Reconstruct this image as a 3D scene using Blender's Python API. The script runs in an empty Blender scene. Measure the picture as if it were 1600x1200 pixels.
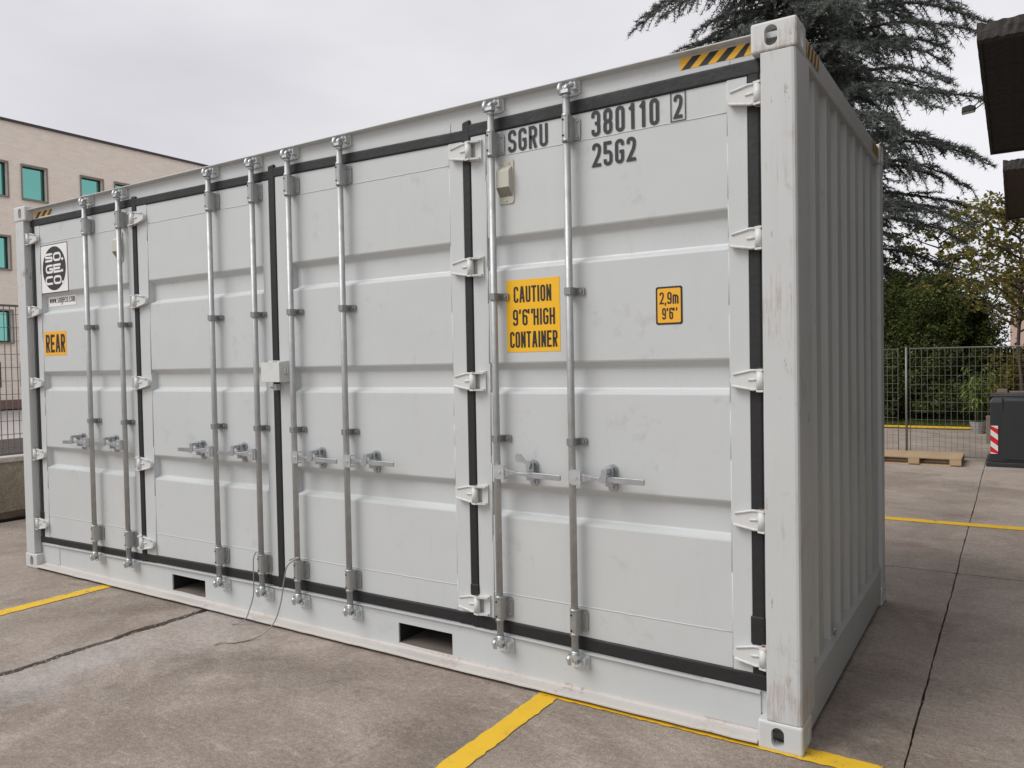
import bpy, bmesh, math, random
import numpy as np
from mathutils import Vector, Matrix
random.seed(7); rng = np.random.default_rng(7)
sc = bpy.context.scene
COL = sc.collection

# ------------------------------------------------------------------ camera
cam = bpy.data.cameras.new('camera'); camo = bpy.data.objects.new('camera', cam); COL.objects.link(camo)
Rv = Vector((0.841082, 0.540584, -0.018706)); Uv = Vector((0.001492, 0.032264, 0.999478)); Fv = Vector((-0.540906, 0.840671, -0.02633))
camo.matrix_world = Matrix(((Rv.x, Uv.x, -Fv.x, 6.75796), (Rv.y, Uv.y, -Fv.y, -3.15272), (Rv.z, Uv.z, -Fv.z, 1.57455), (0, 0, 0, 1)))
cam.sensor_width = 36.0; cam.lens = 1220.62 / 1600 * 36; cam.clip_start = 0.05; cam.clip_end = 2000
sc.camera = camo

# ------------------------------------------------------------------ sky, sun, exposure
SUN_EL = math.radians(48); SUN_AZ_FROM = math.radians(-128)      # light arrives from the front left
w = bpy.data.worlds.new('World'); sc.world = w; w.use_nodes = True
wn = w.node_tree; wn.nodes.clear()
def N(nt, t, **kw):
    n = nt.nodes.new(t)
    for k, v in kw.items(): setattr(n, k, v)
    return n
out = N(wn, 'ShaderNodeOutputWorld'); bg = N(wn, 'ShaderNodeBackground'); bg.inputs['Strength'].default_value = 0.1
sky = N(wn, 'ShaderNodeTexSky', sky_type='NISHITA'); sky.sun_disc = False
sky.sun_elevation = SUN_EL; sky.sun_rotation = math.radians(180 + 52)
tc = N(wn, 'ShaderNodeTexCoord'); mp = N(wn, 'ShaderNodeMapping'); mp.inputs['Scale'].default_value = (1.0, 1.0, 2.6)
wn.links.new(tc.outputs['Generated'], mp.inputs['Vector'])
nz = N(wn, 'ShaderNodeTexNoise'); nz.inputs['Scale'].default_value = 1.25; nz.inputs['Detail'].default_value = 5; nz.inputs['Roughness'].default_value = 0.5
wn.links.new(mp.outputs['Vector'], nz.inputs['Vector'])
cr = N(wn, 'ShaderNodeValToRGB'); cr.color_ramp.elements[0].position = 0.30; cr.color_ramp.elements[1].position = 0.62
cr.color_ramp.elements[0].color = (4.7, 4.63, 4.86, 1); cr.color_ramp.elements[1].color = (6.55, 6.48, 6.65, 1)
wn.links.new(nz.outputs['Fac'], cr.inputs['Fac'])
mx = N(wn, 'ShaderNodeMix', data_type='RGBA'); mx.inputs['Factor'].default_value = 0.94
wn.links.new(sky.outputs['Color'], mx.inputs[6]); wn.links.new(cr.outputs['Color'], mx.inputs[7])
wn.links.new(mx.outputs[2], bg.inputs['Color']); wn.links.new(bg.outputs['Background'], out.inputs['Surface'])

sun = bpy.data.lights.new('sun', 'SUN'); sun.energy = 1.5; sun.angle = math.radians(35); sun.color = (1.0, 0.97, 0.93)
suno = bpy.data.objects.new('sun', sun); COL.objects.link(suno); suno.location = (-10, -20, 30)
sd = Vector((math.cos(SUN_EL) * -math.sin(math.radians(38)), -math.cos(SUN_EL) * math.cos(math.radians(38)), math.sin(SUN_EL)))
suno.rotation_euler = sd.to_track_quat('Z', 'Y').to_euler()
sc.view_settings.view_transform = 'Standard'; sc.view_settings.look = 'None'
sc.view_settings.exposure = 0.50; sc.view_settings.gamma = 1.0; sc.view_settings.use_curve_mapping = False

# ------------------------------------------------------------------ materials
def mat(name):
    m = bpy.data.materials.new(name); m.use_nodes = True
    nt = m.node_tree; b = nt.nodes['Principled BSDF']
    return m, nt, b
def coords(nt, scale=(1, 1, 1)):
    t = N(nt, 'ShaderNodeTexCoord'); p = N(nt, 'ShaderNodeMapping'); p.inputs['Scale'].default_value = scale
    nt.links.new(t.outputs['Object'], p.inputs['Vector']); return p.outputs['Vector']
def noise(nt, vec, scale, detail=6, rough=0.6, dist=0.0):
    n = N(nt, 'ShaderNodeTexNoise'); n.inputs['Scale'].default_value = scale; n.inputs['Detail'].default_value = detail
    n.inputs['Roughness'].default_value = rough; n.inputs['Distortion'].default_value = dist
    nt.links.new(vec, n.inputs['Vector']); return n.outputs['Fac']
def ramp(nt, fac, p0, p1, c0=(0, 0, 0), c1=(1, 1, 1)):
    if p0 > p1: p0, p1, c0, c1 = p1, p0, c1, c0
    r = N(nt, 'ShaderNodeValToRGB'); e = r.color_ramp.elements
    e[0].position = p0; e[1].position = p1; e[0].color = (*c0, 1); e[1].color = (*c1, 1)
    nt.links.new(fac, r.inputs['Fac']); return r.outputs['Color']
def mix(nt, fac, a, b, mode='MIX'):
    m = N(nt, 'ShaderNodeMix', data_type='RGBA'); m.blend_type = mode
    for sock, v in ((m.inputs['Factor'], fac), (m.inputs[6], a), (m.inputs[7], b)):
        if isinstance(v, (int, float)): sock.default_value = v
        elif isinstance(v, tuple): sock.default_value = (*v, 1)
        else: nt.links.new(v, sock)
    return m.outputs[2]
def mul(nt, a, b, op='MULTIPLY'):
    m = N(nt, 'ShaderNodeMath'); m.operation = op
    for i, v in enumerate((a, b)):
        if isinstance(v, (int, float)): m.inputs[i].default_value = v
        else: nt.links.new(v, m.inputs[i])
    return m.outputs[0]
def bump(nt, b, h, strength, dist=0.01, prev=None):
    n = N(nt, 'ShaderNodeBump'); n.inputs['Strength'].default_value = strength; n.inputs['Distance'].default_value = dist
    nt.links.new(h, n.inputs['Height'])
    if prev is not None: nt.links.new(prev, n.inputs['Normal'])
    nt.links.new(n.outputs['Normal'], b.inputs['Normal']); return n.outputs['Normal']

def simple(name, c, rough=0.6, metal=0.0, var=0.12, nscale=8, bumpk=0.0, bscale=60):
    m, nt, b = mat(name); v = coords(nt)
    f = noise(nt, v, nscale)
    col = mix(nt, f, tuple(x * (1 - var) for x in c), tuple(min(1, x * (1 + var)) for x in c))
    nt.links.new(col, b.inputs['Base Color']); b.inputs['Metallic'].default_value = metal
    rr = ramp(nt, noise(nt, v, nscale * 2.3), 0.3, 0.7, (rough * 0.85,) * 3, (min(1, rough * 1.15),) * 3)
    nt.links.new(rr, b.inputs['Roughness'])
    if bumpk: bump(nt, b, noise(nt, v, bscale), bumpk)
    return m

def paint(name, base, dirt=0.5, rough=0.42, rub=0.0, dent=0.25):
    """grey gloss paint on steel: faint streaks, specks of dirt, dents, rubbed brown marks"""
    m, nt, b = mat(name); v = coords(nt); vs = coords(nt, (1, 1, 0.12))
    big = noise(nt, v, 1.3, 4); fine = noise(nt, v, 14, 8, 0.7); st = noise(nt, vs, 16, 7, 0.65)
    col = mix(nt, big, tuple(x * 0.95 for x in base), tuple(x * 1.05 for x in base))
    d1 = ramp(nt, st, 0.56, 0.80)
    col = mix(nt, mul(nt, d1, 0.30 * dirt), col, (base[0] * .72, base[1] * .69, base[2] * .64))
    sp = ramp(nt, mul(nt, noise(nt, v, 3.1, 3), fine), 0.33, 0.43)
    col = mix(nt, mul(nt, sp, 0.38 * dirt), col, (0.25, 0.235, 0.21))
    if rub:
        s2 = noise(nt, coords(nt, (1, 1, 0.07)), 60, 8, 0.75, 0.3); a2 = noise(nt, v, 2.0, 4)
        k = ramp(nt, mul(nt, s2, a2), 0.295, 0.385)
        col = mix(nt, mul(nt, k, rub), col, (0.36, 0.27, 0.21))
        k2 = ramp(nt, mul(nt, noise(nt, coords(nt, (1, 1, .25)), 40, 6, .8), noise(nt, v, 3.7, 3)), 0.36, 0.40)
        col = mix(nt, mul(nt, k2, rub), col, (0.19, 0.09, 0.05))
    nt.links.new(col, b.inputs['Base Color'])
    nt.links.new(ramp(nt, fine, 0.3, 0.75, (rough * .85,) * 3, (rough * 1.25,) * 3), b.inputs['Roughness'])
    p = bump(nt, b, noise(nt, v, 2.2, 2), dent, 0.02)
    bump(nt, b, noise(nt, v, 90, 3), 0.035, 0.004, p)
    return m

GREY = (0.535, 0.558, 0.560)
M = {}
M['paint'] = paint('container grey paint', GREY, 0.35)
M['panel'] = paint('door panel grey paint', (0.535, 0.558, 0.560), 0.6, 0.40, 0, 0.30)
M['post'] = paint('scuffed post paint', (0.545, 0.563, 0.560), 0.9, 0.45, 0.7)
M['cast'] = paint('chipped casting paint', (0.575, 0.587, 0.58), 0.8, 0.5, 0.55)
M['end'] = paint('end wall paint darkened for shade', (0.44, 0.46, 0.45), 0.5, 0.45, 0.15)  # container grey lowered to put the shade of the ends into the colour
M['lip'] = paint('worn lip paint', (0.50, 0.475, 0.45), 1.4, 0.55, 0.5)
M['hinge'] = paint('hinge paint', (0.615, 0.628, 0.62), 0.6, 0.45, 0.25)
M['rubber'] = simple('gasket rubber', (0.012, 0.012, 0.013), 0.6, 0, 0.35, 5, 0.25, 45)
M['zinc'] = simple('galvanised pipe', (0.46, 0.475, 0.475), 0.52, 0.65, 0.35, 11, 0.05, 70)
M['zinc2'] = simple('bright zinc fitting', (0.58, 0.60, 0.61), 0.36, 0.75, 0.22, 22, 0.05, 90)
M['zincplate'] = simple('dull zinc plate', (0.31, 0.32, 0.315), 0.45, 0.8, 0.25, 16, 0.06, 80)
M['zincmid2'] = simple('galvanised bearing', (0.42, 0.43, 0.425), 0.45, 0.8, 0.22, 18, 0.05, 90)
M['zincmid'] = simple('worn zinc catch', (0.44, 0.46, 0.475), 0.36, 0.7, 0.3, 26, 0.05, 90)
M['pocketfloor'] = simple('dark brown pocket floor', (0.15, 0.125, 0.105), 0.85, 0, 0.3, 9)  # one even dark brown, deeper than the lip paint
M['dark'] = simple('recess shade black', (0.015, 0.015, 0.014), 0.9)  # near-black colour stands in for shade inside pockets and holes
M['rust'] = simple('rusty pin', (0.20, 0.10, 0.055), 0.8, 0, 0.4, 30, 0.2, 90)
M['yellow'] = simple('sticker yellow', (0.86, 0.47, 0.008), 0.45, 0, 0.03, 3)
M['orange'] = simple('sticker amber', (0.84, 0.42, 0.02), 0.45, 0, 0.03, 3)
M['hazy'] = simple('hazard yellow', (0.66, 0.36, 0.03), 0.5, 0, 0.25, 20)
M['black'] = simple('sticker black', (0.017, 0.016, 0.016), 0.5, 0, 0.1)
M['ink'] = simple('lettering black', (0.022, 0.022, 0.024), 0.55, 0, 0.2, 30)
M['white'] = simple('sticker white', (0.80, 0.79, 0.79), 0.45, 0, 0.03)
M['beige'] = simple('vent beige plastic', (0.50, 0.49, 0.42), 0.5, 0, 0.06)
M['mesh'] = simple('vent mesh', (0.24, 0.23, 0.18), 0.7, 0, 0.5, 160)
M['wire'] = simple('steel wire', (0.30, 0.28, 0.26), 0.5, 0.5, 0.2)
M['wood'] = None
def concrete(name, base, patch=True):
    m, nt, b = mat(name); v = coords(nt); vy = coords(nt, (1, 2.4, 1))
    S = lambda k: tuple(x * k for x in base)
    big = noise(nt, v, 0.5, 5, 0.6); mid = noise(nt, vy, 1.7, 9, 0.70, 0.7); blot = noise(nt, v, 0.75, 9, 0.70, 1.6)
    grain = noise(nt, v, 34, 9, 0.8); grit = noise(nt, v, 110, 6, 0.75); scr = noise(nt, coords(nt, (1, 7, 1)), 9, 8, .75, .5)
    col = mix(nt, ramp(nt, big, 0.38, 0.62), tuple(x * k for x, k in zip(base, (.72, .69, .66))), S(1.12))
    col = mix(nt, mul(nt, ramp(nt, mid, 0.50, 0.68), .55), col, S(1.18))
    col = mix(nt, mul(nt, ramp(nt, blot, 0.47, 0.66), 0.85), col, tuple(x * k for x, k in zip(base, (.66, .62, .58))))
    col = mix(nt, mul(nt, ramp(nt, noise(nt, v, .8, 8, .75, 2.0), 0.55, 0.64), 0.35), col, tuple(x * k for x, k in zip(base, (1.15, 1.2, 1.28))))
    col = mix(nt, mul(nt, ramp(nt, noise(nt, vy, 3.3, 9, .78, 1.4), 0.56, 0.66), 0.55), col, tuple(x * k for x, k in zip(base, (1.30, 1.36, 1.42))))
    col = mix(nt, mul(nt, ramp(nt, noise(nt, v, 7.0, 8, .8, .8), 0.57, 0.70), 0.55), col, tuple(x * k for x, k in zip(base, (.55, .52, .50))))
    col = mix(nt, 0.9, col, ramp(nt, grain, 0.40, 0.60, (0.78, 0.77, 0.76), (1.15, 1.15, 1.15)), 'MULTIPLY')
    col = mix(nt, 0.85, col, ramp(nt, grit, 0.40, 0.62, (0.72, 0.71, 0.70), (1.26, 1.26, 1.26)), 'MULTIPLY')
    col = mix(nt, mul(nt, ramp(nt, scr, .56, .68), .5), col, S(1.5))
    col = mix(nt, mul(nt, ramp(nt, noise(nt, v, 48, 5, .7), .64, .69), .55), col, (0.60, 0.55, 0.50))
    col = mix(nt, mul(nt, ramp(nt, noise(nt, v, 30, 6, .7), .345, .31), .8), col, (0.055, 0.045, 0.038))
    vo = N(nt, 'ShaderNodeTexVoronoi'); vo.feature = 'DISTANCE_TO_EDGE'; vo.inputs['Scale'].default_value = 0.42
    wv = N(nt, 'ShaderNodeMixRGB'); wv.inputs[0].default_value = .16; nt.links.new(v, wv.inputs[1])
    wn_ = N(nt, 'ShaderNodeTexNoise'); wn_.inputs['Scale'].default_value = 3.0; wn_.inputs['Detail'].default_value = 8; wn_.inputs['Roughness'].default_value = .7; nt.links.new(v, wn_.inputs['Vector']); nt.links.new(wn_.outputs['Color'], wv.inputs[2]); nt.links.new(wv.outputs[0], vo.inputs['Vector'])
    ck = mul(nt, ramp(nt, vo.outputs['Distance'], .0022, .0006), ramp(nt, noise(nt, v, .6, 3), .56, .62))
    col = mix(nt, mul(nt, ck, .30), col, (0.07, 0.058, 0.048))
    ov_ = N(nt, 'ShaderNodeTexVoronoi'); ov_.feature = 'F1'; ov_.inputs['Scale'].default_value = 1.25; nt.links.new(wv.outputs[0], ov_.inputs['Vector'])
    oil = mul(nt, ramp(nt, ov_.outputs['Distance'], .11, .03), ramp(nt, noise(nt, v, 1.3, 3), .52, .60))
    col = mix(nt, mul(nt, oil, .40), col, (0.075, 0.065, 0.058))
    if patch:   # pale cement smear beside the joint at x = 2.3, browner field left of it
        sx = N(nt, 'ShaderNodeSeparateXYZ'); nt.links.new(v, sx.inputs[0])
        wob = mul(nt, mul(nt, noise(nt, v, 1.7, 9, .75), -0.5, 'ADD'), 1.5); xx = mul(nt, sx.outputs['X'], wob, 'ADD')
        a = ramp(nt, mul(nt, xx, -2.2, 'ADD'), 0.0, 0.12); c = ramp(nt, mul(nt, xx, -2.2, 'ADD'), 0.80, 0.25)
        k = mul(nt, mul(nt, a, c), ramp(nt, noise(nt, v, 3.0, 8, .75), 0.34, 0.56))
        col = mix(nt, mul(nt, k, 0.62), col, mix(nt, 1.0, (0.45, 0.425, 0.42), ramp(nt, grain, .35, .65, (.7, .7, .7), (1.2, 1.2, 1.2)), 'MULTIPLY'))
        lm = N(nt, 'ShaderNodeMath'); lm.operation = 'LESS_THAN'; lm.inputs[1].default_value = 2.31; nt.links.new(sx.outputs['X'], lm.inputs[0])
        col = mix(nt, mul(nt, lm.outputs[0], 0.55), col, mix(nt, 1.0, col, (.86, .85, .82), 'MULTIPLY'))
    nt.links.new(col, b.inputs['Base Color'])
    nt.links.new(ramp(nt, mid, 0.4, 0.6, (0.62,) * 3, (0.9,) * 3), b.inputs['Roughness'])
    p = bump(nt, b, grain, 0.55, 0.012)
    rough_patch = mul(nt, ramp(nt, noise(nt, v, 0.9, 5), 0.52, 0.62), noise(nt, v, 42, 8, .8))
    p = bump(nt, b, rough_patch, 0.8, 0.02, p); bump(nt, b, grit, 0.45, 0.005, p)
    return m
M['concrete'] = concrete('yard concrete', (0.385, 0.330, 0.287))
M['wallcon'] = concrete('mossy wall concrete', (0.40, 0.35, 0.27), False)
M['capcon'] = concrete('wall cap concrete', (0.62, 0.58, 0.54), False)
M['jointdirt'] = simple('joint dirt', (0.055, 0.045, 0.037), 0.95, 0, 0.5, 14, 0.6, 60)
M['asphalt'] = simple('pale road surface', (0.38, 0.355, 0.345), 0.9, 0, 0.22, 1.2, 0.3, 40)
M['soil'] = simple('soil', (0.085, 0.06, 0.04), 0.95, 0, 0.4, 6, 0.5, 30)
def road_paint():
    m, nt, b = mat('worn yellow road paint'); v = coords(nt)
    col = mix(nt, noise(nt, v, 6, 6), (0.70, 0.42, 0.012), (0.84, 0.54, 0.03))
    ch = ramp(nt, mul(nt, noise(nt, v, 42, 7, .8), noise(nt, v, 5, 4)), 0.318, 0.355)
    col = mix(nt, ch, col, (0.13, 0.11, 0.09))
    st = ramp(nt, noise(nt, v, 10, 8, .75), 0.52, 0.78); col = mix(nt, mul(nt, st, 0.35), col, (0.33, 0.24, 0.09))
    nt.links.new(col, b.inputs['Base Color']); b.inputs['Roughness'].default_value = 0.6
    bump(nt, b, noise(nt, v, 120, 6), 0.25, 0.006); return m
M['roadyellow'] = road_paint()
def facade():
    m, nt, b = mat('pale split stone cladding'); t = N(nt, 'ShaderNodeTexCoord')
    sx = N(nt, 'ShaderNodeSeparateXYZ'); cb = N(nt, 'ShaderNodeCombineXYZ'); nt.links.new(t.outputs['Object'], sx.inputs[0])
    nt.links.new(sx.outputs['Y'], cb.inputs['X']); nt.links.new(sx.outputs['Z'], cb.inputs['Y'])
    br = N(nt, 'ShaderNodeTexBrick'); nt.links.new(cb.outputs[0], br.inputs['Vector'])
    br.inputs['Color1'].default_value = (0.91, 0.81, 0.70, 1); br.inputs['Color2'].default_value = (0.93, 0.84, 0.75, 1); br.inputs['Mortar'].default_value = (0.86, 0.75, 0.64, 1)
    br.inputs['Scale'].default_value = 1.0; br.inputs['Brick Width'].default_value = 0.50; br.inputs['Row Height'].default_value = 0.105; br.inputs['Mortar Size'].default_value = 0.012
    v = t.outputs['Object']
    col = mix(nt, 0.7, br.outputs['Color'], ramp(nt, noise(nt, coords(nt, (1, 1, 3)), 1.6, 8, .7), 0.3, 0.7, (.88, .87, .86), (1.08, 1.08, 1.08)), 'MULTIPLY')
    nt.links.new(col, b.inputs['Base Color']); b.inputs['Roughness'].default_value = 0.85
    p = bump(nt, b, br.outputs['Fac'], -0.4, 0.02); bump(nt, b, noise(nt, coords(nt, (1, 1, 2)), 5, 7, .7), 0.5, 0.05, p); return m
M['facade'] = facade()
M['frame'] = simple('dark brown window frame', (0.075, 0.06, 0.052), 0.5)
M['framein'] = simple('dark green window sash', (0.012, 0.030, 0.027), 0.4)
M['trim'] = simple('grey stone window trim', (0.27, 0.235, 0.21), 0.8)
m, nt, b = mat('teal mirror glass'); b.inputs['Base Color'].default_value = (0.20, 0.52, 0.45, 1); b.inputs['Metallic'].default_value = 1; b.inputs['Roughness'].default_value = 0.04
bump(nt, b, noise(nt, coords(nt), 0.7, 2), 0.05, 0.05); M['teal'] = m
M['blind'] = simple('pale green blind behind tinted glass', (0.20, 0.50, 0.43), 0.2)
M['coping'] = simple('dark coping metal', (0.05, 0.04, 0.04), 0.5)
M['plinth'] = simple('brown stone plinth', (0.20, 0.13, 0.10), 0.8, 0, 0.35, 9, .3, 30)
M['bars'] = simple('grey galvanised bars', (0.20, 0.19, 0.19), 0.5, 0.4, 0.15)
M['fencewire'] = simple('fence wire', (0.22, 0.215, 0.20), 0.5, 0.5, 0.2)
M['darkplastic'] = simple('charcoal bin plastic', (0.028, 0.031, 0.034), 0.42, 0, 0.18, 3, 0.06, 120)
M['red'] = simple('reflective red', (0.68, 0.012, 0.018), 0.35)
M['refl'] = simple('reflective white', (0.78, 0.78, 0.78), 0.35)
M['concpost'] = simple('weathered timber', (0.22, 0.18, 0.145), 0.9, 0, 0.3, 12, .3, 40)
M['pot'] = simple('silver grey wicker', (0.38, 0.37, 0.36), 0.5, 0.2, 0.4, 30, 0.5, 70)
M['canopywood'] = simple('black stained canopy boards', (0.014, 0.013, 0.012), 0.8, 0, 0.5, 6, 0.4, 50)
M['canopybrown'] = simple('brown stained canopy boards', (0.062, 0.047, 0.037), 0.8, 0, 0.45, 6, 0.4, 50)
M['fascia'] = simple('rough bitumen fascia', (0.045, 0.041, 0.036), 0.9, 0, 0.6, 16, 0.9, 22)
M['whwall'] = simple('warehouse wall', (0.11, 0.105, 0.10), 0.8, 0, 0.2, 2, .2, 20)
M['whdoor'] = simple('warehouse roller door', (0.09, 0.10, 0.105), 0.5, 0.2, 0.1)
M['pink'] = simple('pink render', (0.56, 0.40, 0.34), 0.9, 0, 0.1, 2)
M['roofgrey'] = simple('roof sheet', (0.40, 0.40, 0.39), 0.6, 0, 0.2)
M['stone'] = simple('pale rock', (0.55, 0.50, 0.46), 0.9, 0, 0.25, 7, .6, 18)
def woodmat(name, a, bcol):
    m, nt, b = mat(name); v = coords(nt, (0.35, 5, 5)); 
    f = noise(nt, v, 9, 8, .65, .8)
    oi = N(nt, 'ShaderNodeObjectInfo')
    col = mix(nt, ramp(nt, f, .3, .7), a, bcol); col = mix(nt, mul(nt, oi.outputs['Random'], .35), col, tuple(x * .6 for x in a))
    nt.links.new(col, b.inputs['Base Color']); b.inputs['Roughness'].default_value = .8; bump(nt, b, f, .2, .004); return m
M['wood'] = woodmat('fresh pallet pine', (0.42, 0.29, 0.17), (0.60, 0.45, 0.29))
M['bark'] = simple('grey brown bark', (0.075, 0.062, 0.052), 0.95, 0, 0.4, 8, 0.8, 20)
def leafmat(name, cols, trans=0.25):
    m, nt, b = mat(name); g = N(nt, 'ShaderNodeNewGeometry')
    r = N(nt, 'ShaderNodeValToRGB'); e = r.color_ramp.elements
    while len(e) < len(cols): e.new(0.5)
    for i, c in enumerate(cols): e[i].position = i / (len(cols) - 1); e[i].color = (*c, 1)
    nt.links.new(g.outputs['Random Per Island'], r.inputs['Fac'])
    v = coords(nt); k = ramp(nt, noise(nt, v, 1.1, 3), 0.3, 0.7, (.7, .7, .7), (1.3, 1.3, 1.3))
    col = mix(nt, 1.0, r.outputs['Color'], k, 'MULTIPLY')
    nt.links.new(col, b.inputs['Base Color']); b.inputs['Roughness'].default_value = 0.6; b.inputs['Specular IOR Level'].default_value = 0.3
    tr = N(nt, 'ShaderNodeBsdfTranslucent'); nt.links.new(col, tr.inputs['Color'])
    ms = N(nt, 'ShaderNodeMixShader'); ms.inputs[0].default_value = trans
    o = nt.nodes['Material Output']; nt.links.new(b.outputs[0], ms.inputs[1]); nt.links.new(tr.outputs[0], ms.inputs[2]); nt.links.new(ms.outputs[0], o.inputs['Surface'])
    return m
M['needles'] = leafmat('blue grey cedar needles', [(0.07, 0.082, 0.073), (0.125, 0.145, 0.132), (0.20, 0.225, 0.21), (0.11, 0.115, 0.08)], 0.1)
M['autumn'] = leafmat('autumn leaves', [(0.10, 0.13, 0.03), (0.19, 0.20, 0.045), (0.32, 0.27, 0.05), (0.20, 0.13, 0.04), (0.11, 0.13, 0.04)], 0.45)
M['shrub'] = leafmat('dark evergreen leaves', [(0.038, 0.056, 0.014), (0.062, 0.086, 0.02), (0.11, 0.135, 0.034), (0.05, 0.064, 0.017)], 0.15)
M['bamboo'] = leafmat('bamboo leaves', [(0.11, 0.18, 0.035), (0.19, 0.27, 0.06), (0.32, 0.37, 0.12)], 0.3)
M['cane'] = simple('green cane', (0.06, 0.10, 0.03), 0.5)
M['grass'] = leafmat('grass blades', [(0.05, 0.08, 0.018), (0.08, 0.12, 0.025), (0.11, 0.13, 0.035)], 0.2)

# ------------------------------------------------------------------ mesh builder
class MB:
    def __init__(s): s.v = []; s.f = []; s.smooth = []
    def add(s, vs, fs, smooth=False):
        o = len(s.v); s.v += [tuple(v) for v in vs]; s.f += [tuple(o + i for i in f) for f in fs]; s.smooth += [smooth] * len(fs); return s
    def hexa(s, p): # bottom 4 ccw then top 4
        return s.add(p, [(3, 2, 1, 0), (4, 5, 6, 7), (0, 1, 5, 4), (1, 2, 6, 5), (2, 3, 7, 6), (3, 0, 4, 7)])
    def box(s, x0, x1, y0, y1, z0, z1):
        return s.hexa([(x0, y0, z0), (x1, y0, z0), (x1, y1, z0), (x0, y1, z0), (x0, y0, z1), (x1, y0, z1), (x1, y1, z1), (x0, y1, z1)])
    def slant(s, x0, x1, y0, y1, za, zb, zc, zd): # z range za..zb at x0, zc..zd at x1
        return s.hexa([(x0, y0, za), (x1, y0, zc), (x1, y1, zc), (x0, y1, za), (x0, y0, zb), (x1, y0, zd), (x1, y1, zd), (x0, y1, zb)])
    def cyl(s, p0, p1, r0, r1=None, n=12, caps=True):
        r1 = r0 if r1 is None else r1
        p0 = Vector(p0); p1 = Vector(p1); d = (p1 - p0).normalized()
        a = d.orthogonal().normalized(); c = d.cross(a)
        vs = []
        for p, r in ((p0, r0), (p1, r1)):
            for i in range(n):
                t = 2 * math.pi * i / n; vs.append(p + (a * math.cos(t) + c * math.sin(t)) * r)
        o = len(s.v)
        s.add(vs, [(i, (i + 1) % n, n + (i + 1) % n, n + i) for i in range(n)], True)
        if caps:
            s.f += [tuple(o + i for i in range(n - 1, -1, -1)), tuple(o + n + i for i in range(n))]; s.smooth += [False, False]
        return s
    def tube(s, path, r, n=8):
        P = [Vector(p) for p in path]; R = r if isinstance(r, (list, tuple)) else [r] * len(P); vs = []; prev = None
        for i, p in enumerate(P):
            d = (P[min(i + 1, len(P) - 1)] - P[max(i - 1, 0)]).normalized()
            if prev is None: a = d.orthogonal().normalized()
            else: a = (prev - d * prev.dot(d)).normalized()
            prev = a; c = d.cross(a)
            for k in range(n):
                t = 2 * math.pi * k / n; vs.append(p + (a * math.cos(t) + c * math.sin(t)) * R[i])
        L = len(P); fs = [(i * n + k, i * n + (k + 1) % n, (i + 1) * n + (k + 1) % n, (i + 1) * n + k) for i in range(L - 1) for k in range(n)]
        o = len(s.v); s.add(vs, fs, True)
        s.f += [tuple(o + i for i in range(n - 1, -1, -1)), tuple(o + (L - 1) * n + i for i in range(n))]; s.smooth += [False, False]
        return s
    def prism(s, poly, a0, a1, axis='y'):
        """polygon extruded; axis y: poly is (x,z); axis x: poly is (y,z); axis z: (x,y)"""
        n = len(poly)
        f = {'y': lambda p, a: (p[0], a, p[1]), 'x': lambda p, a: (a, p[0], p[1]), 'z': lambda p, a: (p[0], p[1], a)}[axis]
        vs = [f(p, a0) for p in poly] + [f(p, a1) for p in poly]
        return s.add(vs, [tuple(range(n)), tuple(range(2 * n - 1, n - 1, -1))] + [(i, n + i, n + (i + 1) % n, (i + 1) % n) for i in range(n)])
    def mesh(s, name, m, sharp=None, fix=True):
        me = bpy.data.meshes.new(name); me.from_pydata(s.v, [], s.f)
        for p, sm in zip(me.polygons, s.smooth): p.use_smooth = sm
        if fix:
            bm = bmesh.new(); bm.from_mesh(me); bmesh.ops.recalc_face_normals(bm, faces=bm.faces); bm.to_mesh(me); bm.free()
        me.materials.append(m); me.update(); return me
    def build(s, name, m, parent=None, bevel=0, label=None, loc=None, seg=2):
        o = bpy.data.objects.new(name, s.mesh(name, m)); COL.objects.link(o); o.parent = parent
        if loc is not None: o.location = loc
        if bevel:
            bv = o.modifiers.new('bevel', 'BEVEL'); bv.width = bevel; bv.segments = seg; bv.limit_method = 'ANGLE'; bv.angle_limit = math.radians(35); bv.harden_normals = False
        if label: o['label'] = label
        return o
def inst(o, parent, loc=(0, 0, 0), rot=None, label=None):
    c = o.copy(); COL.objects.link(c); c.parent = parent; c.location = loc
    if rot: c.rotation_euler = rot
    if label: c['label'] = label
    return c
def place(me, name, parent, loc=(0, 0, 0), bevel=0):
    o = bpy.data.objects.new(name, me); COL.objects.link(o); o.parent = parent; o.location = loc
    if bevel:
        bv = o.modifiers.new('bevel', 'BEVEL'); bv.width = bevel; bv.segments = 2; bv.limit_method = 'ANGLE'; bv.angle_limit = math.radians(35)
    return o
def tag(o, label=None, cat=None, group=None, kind=None):
    if label: o['label'] = label
    if cat: o['category'] = cat
    if group: o['group'] = group
    if kind: o['kind'] = kind
    return o
def thing(name, label, cat, loc=(0, 0, 0), group=None):
    o = bpy.data.objects.new(name, None); COL.objects.link(o); o.location = loc; o.empty_display_size = 0.2
    return tag(o, label, cat, group)
def npmesh(name, V, F, m, parent=None):
    me = bpy.data.meshes.new(name); V = np.asarray(V, np.float32); F = np.asarray(F, np.int32)
    me.vertices.add(len(V)); me.vertices.foreach_set('co', V.ravel())
    k = F.shape[1]; me.loops.add(F.size); me.loops.foreach_set('vertex_index', F.ravel())
    me.polygons.add(len(F)); me.polygons.foreach_set('loop_start', np.arange(0, F.size, k, dtype=np.int32)); me.polygons.foreach_set('loop_total', np.full(len(F), k, np.int32))
    me.update(calc_edges=True); me.materials.append(m)
    o = bpy.data.objects.new(name, me); COL.objects.link(o); o.parent = parent; return o

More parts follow.
